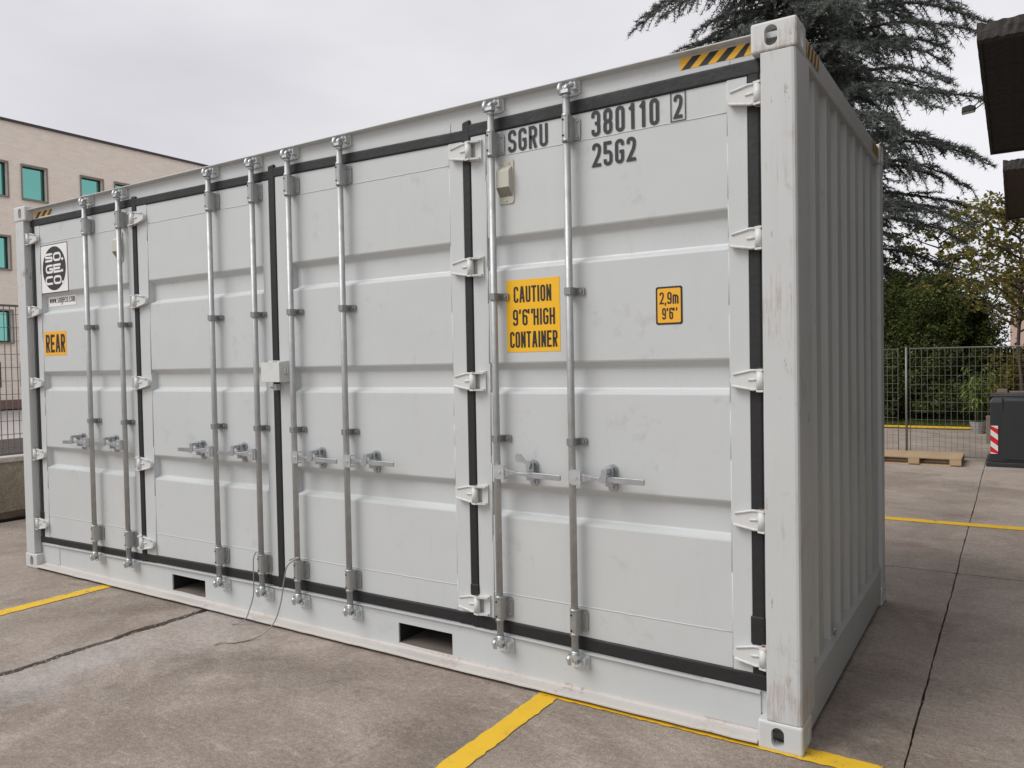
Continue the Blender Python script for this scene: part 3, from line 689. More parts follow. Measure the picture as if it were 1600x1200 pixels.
D4 = make_door(4.474, 5.850, 4.562, 5.768, (2.716, 2.724), (.298, .276), 'outermost right door with serial lettering and yellow caution sticker')
G = M['rubber']
def gasket(parent, pts, y0=.050, y1=.085):
    mb = MB()
    for q in pts: mb.slant(*q[:2], y0, y1, *q[2:])
    return mb.build('gasket', G, parent, .009, None, None, 3)
gasket(D1, [(.150, 1.573, 2.732, 2.790, 2.722, 2.780)]); gasket(D2, [(1.576, 2.998, 2.718, 2.776, 2.706, 2.764)])
gasket(D3, [(3.001, 4.447, 2.716, 2.776, 2.692, 2.750)]); gasket(D4, [(4.450, 5.904, 2.706, 2.772, 2.716, 2.780)])
gasket(D1, [(.150, 1.573, .204, .256, .224, .276)]); gasket(D2, [(1.576, 2.998, .226, .280, .240, .302)])
gasket(D3, [(3.001, 4.447, .242, .304, .242, .306)]); gasket(D4, [(4.450, 5.912, .240, .302, .214, .282)])
gasket(D1, [(.160, .206, .255, 2.735, .255, 2.735)], .052); gasket(D4, [(5.851, 5.900, .26, 2.73, .26, 2.73)], .052)
gasket(D2, [(1.549, 1.601, .215, 2.795, .215, 2.790)], .048); gasket(D3, [(2.973, 3.029, .230, 2.790, .230, 2.795)], .048); gasket(D4, [(4.425, 4.473, .238, 2.786, .238, 2.796)], .048)
gasket(D4, [(5.842, 5.902, .40, .52, .40, .52)], .049); gasket(D4, [(4.422, 4.476, .40, .46, .40, .46)], .045); gasket(D1, [(.155, .215, .38, .46, .38, .46)], .049)
HZ = [2.632, 2.058, 1.488, .918, .360]
def hinges(door, x, sgn, wide):
    for z in HZ:
        place(HM[sgn], 'hinge', door, (x, 0, z)); [place(q_, 'hinge_bracket', door, (x, 0, z)) for q_ in LG[(-sgn, wide)]]; place(PIN, 'hinge_pin', door, (x, 0, z))
hinges(D1, .157, 1, 0); hinges(D4, 5.900, -1, 0); hinges(D2, 1.590, 1, 1); hinges(D3, 4.478, -1, 1)
RX = [(1.018, D1, -1), (1.452, D1, -1), (2.460, D2, -1), (2.872, D2, -1), (3.192, D3, 1), (3.613, D3, 1), (4.628, D4, 1), (5.044, D4, 1)]
pipe = MB().cyl((0, .010, .215), (0, .010, 2.785), .0168, n=20).mesh('locking_bar', M['zinc'])
for i, (x, d, s) in enumerate(RX):
    place(pipe, 'locking_bar', d, (x, 0, 0))
    for z in (2.640, .372): place(SL, 'bar_bearing', d, (x, 0, z)); place(BH, 'bolt_hole', d, (x, 0, z))
    for z in (1.900, 1.208): place(CL, 'bar_clamp', d, (x, 0, z))
    c = place(CA, 'locking_cam', d, (x, 0, .238)); c2 = place(CAT, 'locking_cam', d, (x, 0, 2.776))
    place(KE, 'cam_keeper', box, (x, 0, .225)); place(KET, 'cam_keeper', box, (x, 0, 2.79))
    place(HB[s], 'handle_hub', d, (x, 0, 1.05)); place(HD[s], 'handle', d, (x, 0, 1.05), .0018).rotation_euler.y = (-.012, .006, .010, -.004, .008, -.010, .014, -.006)[i]; c = place(CT[(s, 1 if i == 6 else 0)], 'handle_catch', d, (x, 0, 1.05))
    if i == 6: c['label'] = 'catch with its latch flipped up open'
# vents
for x0, d in ((4.640, D4), (1.335, D1)):
    v = MB(); v.prism([(x0, 2.35), (x0 + .078, 2.35), (x0 + .086, 2.362), (x0 + .086, 2.556), (x0 + .08, 2.563), (x0 + .004, 2.563), (x0, 2.556)], .053, .0585)
    for x, z in ((x0 + .02, 2.545), (x0 + .062, 2.545), (x0 + .043, 2.366)): v.cyl((x, .053, z), (x, .049, z), .006, n=8)
    o = v.build('vent_cover', M['beige'], d, .001)
    hb = MB(); a, b = x0 + .006, x0 + .078
    pf = [(.053, 2.528), (.038, 2.520), (.022, 2.505), (.022, 2.425), (.053, 2.385)]
    hb.add([(a, y, z) for y, z in pf] + [(b, y, z) for y, z in pf], [(0, 1, 2, 3, 4), (9, 8, 7, 6, 5), (0, 5, 6, 1), (1, 6, 7, 2), (2, 7, 8, 3)])
    hb.build('vent_hood', M['beige'], d, .002)
    MB().add([(a, .022, 2.424), (b, .022, 2.424), (b, .053, 2.384), (a, .053, 2.384)], [(0, 1, 2, 3)]).build('vent_mesh', M['mesh'], d)
# lettering on the doors
for str_, xa, xb, za, zb_, tk_, gp in (('SGRU', 4.697, 4.918, 2.594, 2.700, .138, .3), ('380110', 5.147, 5.472, 2.594, 2.708, .135, .36), ('2', 5.538, 5.577, 2.602, 2.703, .138, .3), ('25G2', 5.149, 5.362, 2.455, 2.562, .138, .3)):
    lt = MB(); text(lt, str_, xa, xb, za, zb_, .0555, tk_, gp)
    if str_ == '2':
        for a, b, c, e in ((5.524, 5.592, 2.590, 2.594), (5.524, 5.592, 2.712, 2.716), (5.524, 5.528, 2.594, 2.712), (5.588, 5.592, 2.594, 2.712)): lt.box(a, b, .0550, .0556, c, e)
    lt.build('serial_lettering', M['ink'], D4)
def sticker(name, m, poly, y=FP, th=.0016, label=None):
    return MB().prism(poly, y - th, y + .001).build(name, m, box, 0, label)
R4 = lambda a, b, c, d: [(a, c), (b, c), (b, d), (a, d)]
s1 = sticker('caution_sticker', M['yellow'], R4(4.669, 4.967, 1.629, 1.978), label='large yellow caution sticker on the right door')
lm_ = MB(); text(lm_, 'CAUTION', 4.712, 4.922, 1.868, 1.946, .0562, .125, .22); text(lm_, '9\'6"HIGH', 4.706, 4.940, 1.757, 1.835, .0562, .125, .22); text(lm_, 'CONTAINER', 4.687, 4.952, 1.650, 1.728, .0562, .125, .22)
lm_.build('lettering', M['black'], s1)
s2 = sticker('height_sticker', M['black'], rrect(5.445, 5.566, 1.730, 1.894, .010), label='small amber height sticker with black border')
MB().prism(rrect(5.453, 5.558, 1.738, 1.886, .007), .0566, .0573).build('sticker_face', M['orange'], s2)
lm_ = MB(); text(lm_, '2,9m', 5.463, 5.549, 1.818, 1.870, .0560, .13, .2); text(lm_, '9\'6"', 5.474, 5.540, 1.752, 1.802, .0560, .13, .2); lm_.build('lettering', M['black'], s2)
s3 = sticker('rear_sticker', M['orange'], R4(.298, .622, 1.704, 1.892), label='amber rear sticker on the left door')
lm_ = MB(); text(lm_, 'REAR', .322, .604, 1.728, 1.868, .0560, .15, .24, rfac=.42); lm_.build('lettering', M['black'], s3)
s4 = sticker('logo_sticker', M['black'], R4(.285, .680, 2.190, 2.570), label='white square sticker with black oval logo')
MB().prism(R4(.291, .674, 2.196, 2.564), .0566, .0573).build('sticker_face', M['white'], s4)
MB().prism(oval(.483, 2.380, .170, .170), .0558, .0564).build('logo_oval', M['black'], s4)
lm_ = MB(); 
for k, (t_, xa, xb) in enumerate((('SO', .352, .588), ('GE', .360, .582), ('CO', .352, .588))):
    z = 2.433 - k * .089; text(lm_, t_, xa, xb, z, z + .068, .0552, .25, .07, rfac=.44); lm_.prism(oval(xb + .020, z + .011, .015, .011, 12), .0545, .0552)
lm_.build('lettering', M['white'], s4)
s5 = sticker('web_address_sticker', M['white'], R4(.312, .708, 2.090, 2.168), y=FP + TD - .001, label='narrow white sticker with a web address')
lm_ = MB(); text(lm_, 'www.sogeco.com', .330, .700, 2.115, 2.168, .0926, .12, .22); lm_.build('lettering', M['black'], s5)
def hazard(plane, a, b, z0, z1, pos, ratio=.9, n=6, lean=.055, ymat=None):
    """slanted black stripes on a yellow strip"""
    f = (lambda u, z, o: (u, pos - o, z)) if plane == 'y' else (lambda u, z, o: (pos + o, u, z))
    vs = [f(u, z, .0006) for u, z in ((a, z0), (b, z0), (b, z1), (a, z1))]
    st = MB().add(vs, [(0, 1, 2, 3)]).build('hazard_tape', ymat or M['hazy'], box)
    mb = MB(); pw = (b - a) / n
    for k in range(n):
        u0 = a + pw * (k + .42); u1 = u0 + pw * .52
        q = [(u0 - lean / 2, z0), (u1 - lean / 2, z0), (u1 + lean / 2, z1), (u0 + lean / 2, z1)]
        q = [(min(max(u, a), b), z) for u, z in q]
        mb.add([f(u, z, .0012) for u, z in q], [(0, 1, 2, 3)])
    mb.build('tape_stripe', M['black'], st); return st
hazard('y', 5.566, 5.866, 2.802, 2.850, .061, n=4, lean=.05, ymat=M['yellow']); hazard('y', .205, .470, 2.796, 2.842, .061, n=3)
hazard('x', .200, .440, 2.800, 2.862, L - .007, n=4, lean=.03); hazard('x', 1.950, 2.190, 2.800, 2.862, L - .007, n=4, lean=.03)
# lock box
lb = MB().box(2.962, 3.124, -.030, -.026, 1.490, 1.607).box(2.962, 2.966, -.026, .054, 1.490, 1.607).box(3.120, 3.124, -.026, .054, 1.490, 1.607).box(2.966, 3.120, -.026, .054, 1.601, 1.607)
lb.build('lock_box', M['hinge'], box, .004)
lk = MB().prism(R4(3.004, 3.036, 1.440, 1.478), .020, .053).box(2.996, 3.008, .000, .053, 1.452, 1.462); lk.build('lock_hasp', P, box, .002)
MB().tube([(3.130, .004, 1.570), (3.134, .004, 1.545), (3.132, .016, 1.532), (3.13, .028, 1.548), (3.128, .028, 1.57)], .004, 8).build('hook', M['hinge'], box)
wt = MB(); rw = random.Random(8); wt.tube([(2.975 + .147 * k / 14, .02 + .03 * math.sin(k), 1.609 + rw.uniform(0, .004)) for k in range(15)], .006, 6); wt.build('weld_bead', M['hinge'], box)

# loose steel wires hanging from the bars
def spline(pts, n=10):
    P_ = [Vector(p) for p in pts]; res = []
    for i in range(len(P_) - 1):
        a, b, c, d = P_[max(i - 1, 0)], P_[i], P_[i + 1], P_[min(i + 2, len(P_) - 1)]
        for k in range(n):
            t = k / n; res.append(.5 * ((2 * b) + (c - a) * t + (2 * a - 5 * b + 4 * c - d) * t * t + (3 * b - a - 3 * c + d) * t ** 3))
    res.append(P_[-1]); return res
wa = MB().tube(spline([(2.90, -.010, .445), (2.872, -.024, .452), (2.842, -.010, .440), (2.836, -.022, .40), (2.842, -.028, .28), (2.836, -.03, .18), (2.802, -.04, .08), (2.786, -.05, .04), (2.745, -.070, .012), (2.70, -.09, .006)]), .0035, 6)
tag(wa.build('steel_wire', M['wire']), 'short loose steel wire hanging beside the centre gap, its end curled on the lip', 'wire', 'loose steel wires hanging from locking bars')
wbm = MB().tube(spline([(3.150, -.012, .435), (3.192, -.026, .452), (3.232, -.012, .462), (3.205, -.030, .445), (3.150, -.035, .40), (3.135, -.045, .32), (3.132, -.07, .20), (3.118, -.11, .09), (3.080, -.16, .03), (3.04, -.22, .006), (3.00, -.30, .005), (2.95, -.335, .009), (2.925, -.375, .006)]), .0038, 6)
tag(wbm.build('steel_wire', M['wire']), 'longer loose steel wire hanging right of the centre gap and trailing onto the concrete', 'wire', 'loose steel wires hanging from locking bars')

# ================================================================== LEFT WALL, FENCE, OFFICE BUILDING
wl = thing('low_wall', 'low stained concrete wall left of the container under the bar fence', 'wall', (-2.60, 0, 0))
wm = MB(); r9 = random.Random(9); n = 70; rings = []
for k in range(n + 1):
    y = -5 + 19 * k / n; j = lambda a: r9.uniform(-a, a)
    rings.append([(.14 + j(.006), y, .07 + j(.02)), (.135 + j(.004), y, .3), (.13 + j(.003), y, .60), (-.13, y, .60), (-.13, y, .0), (.10, y, 0)])
m_ = 6; wm.add([p for r in rings for p in r], [(k * m_ + i, k * m_ + (i + 1) % m_, (k + 1) * m_ + (i + 1) % m_, (k + 1) * m_ + i) for k in range(n) for i in range(m_)] + [tuple(range(m_)), tuple(range(n * m_, n * m_ + m_))])
wm.build('wall_body', M['wallcon'], wl)
MB().box(-.15, .15, -5, 14, .60, .655).build('wall_cap', M['capcon'], wl, .008)
sm = MB(); rings = []
for k in range(n + 1):
    y = -5 + 19 * k / n; rings.append([(.09, y, .0), (.20 + r9.uniform(-.05, .06), y, .003), (.145 + r9.uniform(-.01, .02), y, .06 + r9.uniform(-.02, .03)), (.09, y, .10)])
sm.add([p for r in rings for p in r], [(k * 4 + i, k * 4 + i + 1, k * 4 + 5 + i, k * 4 + 4 + i) for k in range(n) for i in range(3)])
sm.build('dirt_fillet', M['soil'], wl)
fl = thing('bar_fence', 'grey steel bar fence standing on the low wall left of the container', 'fence', (-2.50, 0, .655))
barm = MB().box(-.004, .004, -.0035, .0035, .02, 1.66).mesh('bar', M['bars']); 
for k in range(150): place(barm, 'bar', fl, (0, -3 + .062 * k, 0))
railm = MB().box(-.003, .003, -3.05, 6.35, -.003, .003).mesh('cross_rod', M['bars'])
for k in range(11): place(railm, 'cross_rod', fl, (.0, 0, .10 + .146 * k))
for z in (.03, 1.655): place(MB().box(-.006, .006, -3.05, 6.35, -.012, .012).mesh('rail', M['bars']), 'rail', fl, (0, 0, z))
for y in (-3.05, -1.0, 2.35, 4.3, 6.35): MB().box(-.03, .03, y - .03, y + .03, 0, 1.72).build('post', M['bars'], fl)

bld = thing('office_building', 'pale pink stone office building with teal windows behind the left fence', 'building', (-30, 15, 0))
Y0, Y1, BH_ = -25.0, 45.0, 12.5        # local y = world y - 15
wy = []
y = 12.77 - 4.23 * 7
while y < 50: wy += [y, y + 1.64]; y += 4.23
rows = [(9.25, 10.72), (6.08, 7.50), (2.90, 4.28)]
# facade wall as a grid with openings
ysb = sorted(set([Y0, Y1] + [v - 15 for a in wy for v in (a, a + 1.03)])); ysb = [v for v in ysb if Y0 <= v <= Y1]
zsb = sorted(set([0.4, BH_] + [v for r in rows for v in r])); op = set()
wmb = MB()
def is_open(ya, yb, za, zb):
    if not any(abs(za - r[0]) < 1e-6 and abs(zb - r[1]) < 1e-6 for r in rows): return False
    return any(abs(ya - (a - 15)) < 1e-6 for a in wy)
for i in range(len(ysb) - 1):
    for j in range(len(zsb) - 1):
        a, b, c, d = ysb[i], ysb[i + 1], zsb[j], zsb[j + 1]
        if is_open(a, b, c, d):
            wmb.add([(0, a, c), (0, b, c), (0, b, d), (0, a, d), (-.3, a, c), (-.3, b, c), (-.3, b, d), (-.3, a, d)], [(0, 1, 5, 4), (1, 2, 6, 5), (2, 3, 7, 6), (3, 0, 4, 7)])
        else: wmb.add([(0, a, c), (0, b, c), (0, b, d), (0, a, d)], [(0, 1, 2, 3)])
wmb.add([(0, Y0, .4), (-16, Y0, .4), (-16, Y0, BH_), (0, Y0, BH_)], [(0, 1, 2, 3)]).add([(0, Y1, .4), (-16, Y1, .4), (-16, Y1, BH_), (0, Y1, BH_)], [(0, 1, 2, 3)]).add([(-16, Y0, 0), (-16, Y1, 0), (-16, Y1, BH_), (-16, Y0, BH_)], [(0, 1, 2, 3)])
wmb.build('wall', M['facade'], bld)
MB().box(-16, .03, Y0 - .03, Y1 + .03, 0, .4).build('plinth', M['plinth'], bld)
MB().box(-16.1, .10, Y0 - .1, Y1 + .1, BH_, BH_ + .10).build('roof_coping', M['coping'], bld)
trimm = MB().box(0, .05, -.05, 0, -.06, 1.48).box(0, .05, 1.03, 1.08, -.06, 1.48).box(0, .05, 0, 1.03, 1.43, 1.48).box(-.02, .10, 0, 1.03, -.06, 0).mesh('window', M['trim'])
sash = MB().box(-.26, -.20, 0, .07, 0, 1.43).box(-.26, -.20, .96, 1.03, 0, 1.43).box(-.26, -.20, .07, .96, 0, .07).box(-.26, -.20, .07, .96, 1.36, 1.43).mesh('sash', M['framein'])
glas = MB().box(-.245, -.235, .07, .96, .07, 1.36).mesh('pane', M['teal'])
for z0, z1 in rows:
    for a in wy:
        if not (2 < a < 32): 
            if a - 15 > Y0 and a + 1.1 - 15 < Y1: 
                q = place(glas, 'window', bld, (0, a - 15, z0)); q.scale.z = (z1 - z0) / 1.43
            continue
        t_ = place(trimm, 'window', bld, (0, a - 15, z0)); t_.scale.z = (z1 - z0) / 1.43
        place(sash, 'sash', t_); place(glas, 'pane', t_)
        if abs(a - 17.0) < .1 and z0 > 9: place(MB().box(-.234, -.232, .09, .94, .60, .68).mesh('lamp_strip', M['white']), 'lamp_strip', t_)  # pale strip coloured in place of a lit ceiling lamp inside
        elif (int(a * 7) + int(z0)) % 3 == 0: place(MB().box(-.234, -.232, .09, .94, .95, 1.34).mesh('blind', M['blind']), 'blind', t_)
for yy in (13.15, 14.05):
    MB().box(-.1, .02, yy - 15, yy - 14.88, .95, 2.05).build('slit_window', M['frame'], bld)

# ================================================================== RIGHT BACKGROUND
# temporary mesh fence
fr_ = thing('mesh_fence', 'grey wire mesh site fence behind the pallet and the recycling bin', 'fence', (5.36, 10.25, 0))
def panel(parent, w_, name='fence_panel'):
    mb = MB(); n = int(w_ / .078)
    for k in range(n + 1):
        x = w_ * k / n; mb.box(x - .0024, x + .0024, -.0024, .0024, .06, 1.68)
    for k in range(13):
        z = .06 + 1.62 * k / 12; mb.box(0, w_, -.0065, -.0021, z - .0022, z + .0022)
    o = mb.build(name, M['fencewire'], parent)
    tb = MB().cyl((0, .012, .02), (0, .012, 1.70), .006, n=8).cyl((w_, .012, .02), (w_, .012, 1.70), .006, n=8).cyl((0, .012, 1.69), (w_, .012, 1.69), .006, n=8).cyl((0, .012, .05), (w_, .012, .05), .006, n=8)
    t_ = tb.build('panel_frame', M['fencewire'], parent); return o, t_
a, b_ = panel(fr_, 3.3); a.location = b_.location = (.05, 0, 0)
a, b_ = panel(fr_, 3.3)
for q in (a, b_): q.location = (-3.42, .75, 0); q.rotation_euler = (0, 0, math.radians(-8))
MB().cyl((0, -.02, 0), (0, -.02, 1.71), .017, n=10).build('post', M['fencewire'], fr_)
MB().box(-.30, .30, -.12, .10, 0, .06).build('foot_block', M['concpost'], fr_, .01)
# pallet
pl = thing('wooden_pallet', 'fresh pine pallet lying on the yard in front of the mesh fence', 'pallet', (4.93, 9.45, 0))
bd = MB().box(0, 1.2, 0, .10, 0, .022).mesh('board', M['wood']); bw_ = MB().box(0, 1.2, 0, .145, 0, .022).mesh('board', M['wood'])
for y_, mesh_ in ((0, bw_), (.175, bd), (.327, bw_), (.525, bd), (.655, bw_)): place(mesh_, 'board', pl, (0, y_, .122), .002)
cb_ = MB().box(0, .145, 0, .8, 0, .022).mesh('cross_board', M['wood'])
for x_ in (0, .5275, 1.055): place(cb_, 'cross_board', pl, (x_, 0, .100), .002)
for y_ in (0, .3275, .655): place(MB().box(0, 1.2, 0, .10 if y_ != .3275 else .145, 0, .022).mesh('board', M['wood']), 'board', pl, (0, y_ + (.0225 if y_ != .3275 else 0), .0), .002)
bk = MB().box(0, .145, 0, .10, 0, .078).mesh('block', M['wood'])
for x_ in (0, .5275, 1.055):
    for y_ in (.0, .35, .70): place(bk, 'block', pl, (x_, y_, .022), .002)
pl.scale.z = .82
# recycling bin
bn = thing('recycling_bin', 'charcoal plastic recycling bin with red and white reflective strip beside the fence', 'bin', (6.47, 9.70, 0))
body = MB(); zs_ = [(.06, 0, 0), (.10, .0, 0), (.90, -.004, .01), (.955, .02, .03), (.975, .04, .06)]
rings = [[(-0 + i1, 0 + i2, z), (1.25 - i1, 0 + i2, z), (1.25 - i1, .95 - i2, z), (0 + i1, .95 - i2, z)] for z, i1, i2 in zs_]
body.add([p for r in rings for p in r], [(4 * k + i, 4 * k + (i + 1) % 4, 4 * k + 4 + (i + 1) % 4, 4 * k + 4 + i) for k in range(4) for i in range(4)] + [(3, 2, 1, 0), (16, 17, 18, 19)])
body.build('bin_body', M['darkplastic'], bn, .012)
MB().prism([(-.05, 0), (1.32, 0), (1.32, .065), (.02, .065), (-.03, .075), (-.05, .055)], -.05, 1.0).build('base_skid', M['darkplastic'], bn, .010)
MB().prism([(.135, .98), (.150, .98), (.185, .08), (.168, .08)], -.008, .02).build('rib', M['darkplastic'], bn, .003)
MB().prism([(.150, .10), (1.10, .10), (1.12, .93), (.162, .93)], -.012, .01).build('front_panel', M['darkplastic'], bn, .008)
MB().box(-.01, 1.26, .10, .96, .968, 1.0).build('lid', M['darkplastic'], bn, .012)
tp = MB().box(.004, .094, -.010, -.0, .180, .575).build('reflective_strip', M['refl'], bn, 0)
sm_ = MB()
for k in range(-1, 4):
    z0 = .135 + .158 * k; q = [(.004, z0 + .075), (.094, z0), (.094, z0 + .079), (.004, z0 + .154)]
    q = [(x, min(max(z, .180), .575)) for x, z in q]
    if abs(q[3][1] - q[0][1]) > 1e-4 or abs(q[2][1] - q[1][1]) > 1e-4: sm_.add([(x, -.012, z) for x, z in q], [(0, 1, 2, 3)])
sm_.build('red_stripe', M['red'], tp)
# timber posts
tag(MB().box(6.335, 6.40, 13.0, 13.07, -.01, .49).build('timber_post', M['concpost'], None, .006), 'short weathered timber post standing between the planter and the bin', 'post')
tag(MB().box(6.525, 6.665, 11.5, 11.62, -.01, 1.02).build('timber_bollard', M['concpost'], None, .008), 'square timber bollard whose top shows above the recycling bin', 'bollard')
tag(MB().box(6.69, 7.6, 11.75, 11.85, .72, .98).box(6.8, 6.88, 11.76, 11.84, 0, .72).box(7.4, 7.48, 11.76, 11.84, 0, .72).build('timber_rail', M['concpost'], None, .008), 'grey timber rail behind the recycling bin, right of the bollard', 'rail')
# planter with bamboo
pt = thing('planter_pot', 'silver grey woven planter pot standing before the yellow kerb', 'pot', (6.15, 15.05, 0))
pr = [(.098, 0), (.105, .02), (.150, .215), (.158, .220), (.158, .235), (.148, .235), (.14, .19)]
pm = MB(); ns = 24
for r_, z_ in pr: pass
vs = [(r_ * (1 + (.03 * (-1) ** k if i in (1, 2) else 0)) * math.cos(2 * math.pi * k / ns), r_ * (1 + (.03 * (-1) ** k if i in (1, 2) else 0)) * math.sin(2 * math.pi * k / ns), z_) for i, (r_, z_) in enumerate(pr) for k in range(ns)]
pm.add(vs, [(i * ns + k, i * ns + (k + 1) % ns, (i + 1) * ns + (k + 1) % ns, (i + 1) * ns + k) for i in range(len(pr) - 1) for k in range(ns)])
pm.build('pot_wall', M['pot'], pt); hoop = MB()
for z_, r_ in ((.06, .118), (.11, .130), (.16, .142)): hoop.tube([(r_ * math.cos(2 * math.pi * k / 20), r_ * math.sin(2 * math.pi * k / 20), z_) for k in range(21)], .006, 5)
hoop.build('woven_band', M['pot'], pt); MB().prism(oval(0, 0, .14, .14, 20), .18, .19, 'z').build('soil', M['soil'], pt)
bm_ = thing('bamboo_plant', 'young bamboo plant growing in the silver grey planter pot', 'plant', (6.15, 15.05, .19))
cn = MB(); lv = []; lf = []; r3 = random.Random(3)
for k in range(12):
    a_ = r3.uniform(0, 6.28); bx_, by_ = .07 * math.cos(a_), .07 * math.sin(a_); h_ = r3.uniform(.7, 1.25); tx, ty = bx_ * 2.2 + r3.uniform(-.1, .1), by_ * 2.2
    cn.tube([(bx_, by_, 0), (bx_ * 1.3, by_ * 1.3, h_ * .5), (tx, ty, h_)], [.011, .009, .004], 6)
    for q in range(26):
        t_ = r3.uniform(.38, 1); p = Vector((bx_ + (tx - bx_) * t_, by_ + (ty - by_) * t_, h_ * t_)); an = r3.uniform(0, 6.28)
        d_ = Vector((math.cos(an), math.sin(an), r3.uniform(-.5, .4))).normalized(); ln = r3.uniform(.11, .23); sd_ = d_.cross(Vector((0, 0, 1))).normalized() * .020
        p2 = p + d_ * r3.uniform(.02, .10); mid = p2 + d_ * ln * .45; tip = p2 + d_ * ln + Vector((0, 0, -.35 * ln)); o_ = len(lv)
        lv += [p2, mid + sd_, tip, mid - sd_]; lf.append((o_, o_ + 1, o_ + 2, o_ + 3))
cn.build('cane', M['cane'], bm_); npmesh('foliage', [tuple(v) for v in lv], lf, M['bamboo'], bm_)
# kerb, lawn and rock
kb = MB().box(-6, 6.02, 15.72, 15.92, -.06, .02).build('kerb', M['soil'], None, .01); tag(kb, kind='structure')
yk = MB().box(-6, 6.03, 15.70, 15.80, .022, .062).build('kerb_rail', M['roadyellow'], None, .008); tag(yk, 'long yellow painted rail lying along the kerb before the lawn', 'kerb rail')
lw = MB(); nx, ny = 30, 16; vs = []
for j in range(ny + 1):
    for i in range(nx + 1):
        x, y = -12 + 36 * i / nx, 15.93 + 22 * j / ny; vs.append((x, y, -.02 + .10 * min(1, (y - 15.93) / 3) + .03 * math.sin(x * 1.3 + y)))
lw.add(vs, [(j * (nx + 1) + i, j * (nx + 1) + i + 1, (j + 1) * (nx + 1) + i + 1, (j + 1) * (nx + 1) + i) for j in range(ny) for i in range(nx)], True)
tag(lw.build('lawn', M['soil']), kind='structure')
n = 26000; gx = rng.uniform(1.5, 7.6, n); gy = 15.98 + 6 * rng.random(n) ** 1.5; gz = -.02 + .10 * np.minimum(1, (gy - 15.93) / 3) + .03 * np.sin(gx * 1.3 + gy)
an = rng.uniform(0, 6.28, n); hh = rng.uniform(.04, .11, n); ox, oy = np.cos(an) * .007, np.sin(an) * .007
V = np.stack([np.stack([gx - ox, gy - oy, gz], 1), np.stack([gx + ox, gy + oy, gz], 1), np.stack([gx + rng.normal(0, .03, n), gy + rng.normal(0, .03, n), gz + hh], 1)], 1).reshape(-1, 3)
tag(npmesh('grass', V, np.arange(3 * n).reshape(-1, 3), M['grass']), 'short green grass growing behind the yellow kerb', 'grass', kind='stuff')
def rock(name, c, s, label, group=None):
    bm = bmesh.new(); bmesh.ops.create_icosphere(bm, subdivisions=3, radius=1); r = random.Random(int(c[0] * 100))
    ax = [Vector((r.uniform(-1, 1), r.uniform(-1, 1), r.uniform(-1, 1))).normalized() for _ in range(9)]
    for v in bm.verts:
        k = min(1.0, *[1.0 / max(.62, 1.25 * max(0.01, v.co.normalized().dot(a))) for a in ax]); v.co = Vector((v.co.x * s[0], v.co.y * s[1], v.co.z * s[2])) * k
    me = bpy.data.meshes.new(name); bm.to_mesh(me); bm.free(); me.materials.append(M['stone']); o = bpy.data.objects.new(name, me); COL.objects.link(o); o.location = c; tag(o, label, 'rock', group)
rock('rock', (4.18, 18.4, .22), (.34, .25, .25), 'pale rock on the lawn, seen through the fence just right of the container')

# ---- trees
def crown_leaves(n, pos, size, sz_j, flat=0.5, narrow=.5):
    """quads (diamonds) at pos"""
    d = rng.normal(size=(n, 3)); d[:, 2] *= flat; d /= np.linalg.norm(d, axis=1)[:, None] + 1e-9
    u = rng.normal(size=(n, 3)); s = np.cross(d, u); s /= np.linalg.norm(s, axis=1)[:, None] + 1e-9
    l = (size * rng.uniform(1 - sz_j, 1 + sz_j, n))[:, None]
    V = np.stack([pos, pos + d * l * .5 + s * l * narrow * .5, pos + d * l, pos + d * l * .5 - s * l * narrow * .5], 1).reshape(-1, 3)
    return V, np.arange(4 * n).reshape(-1, 4)
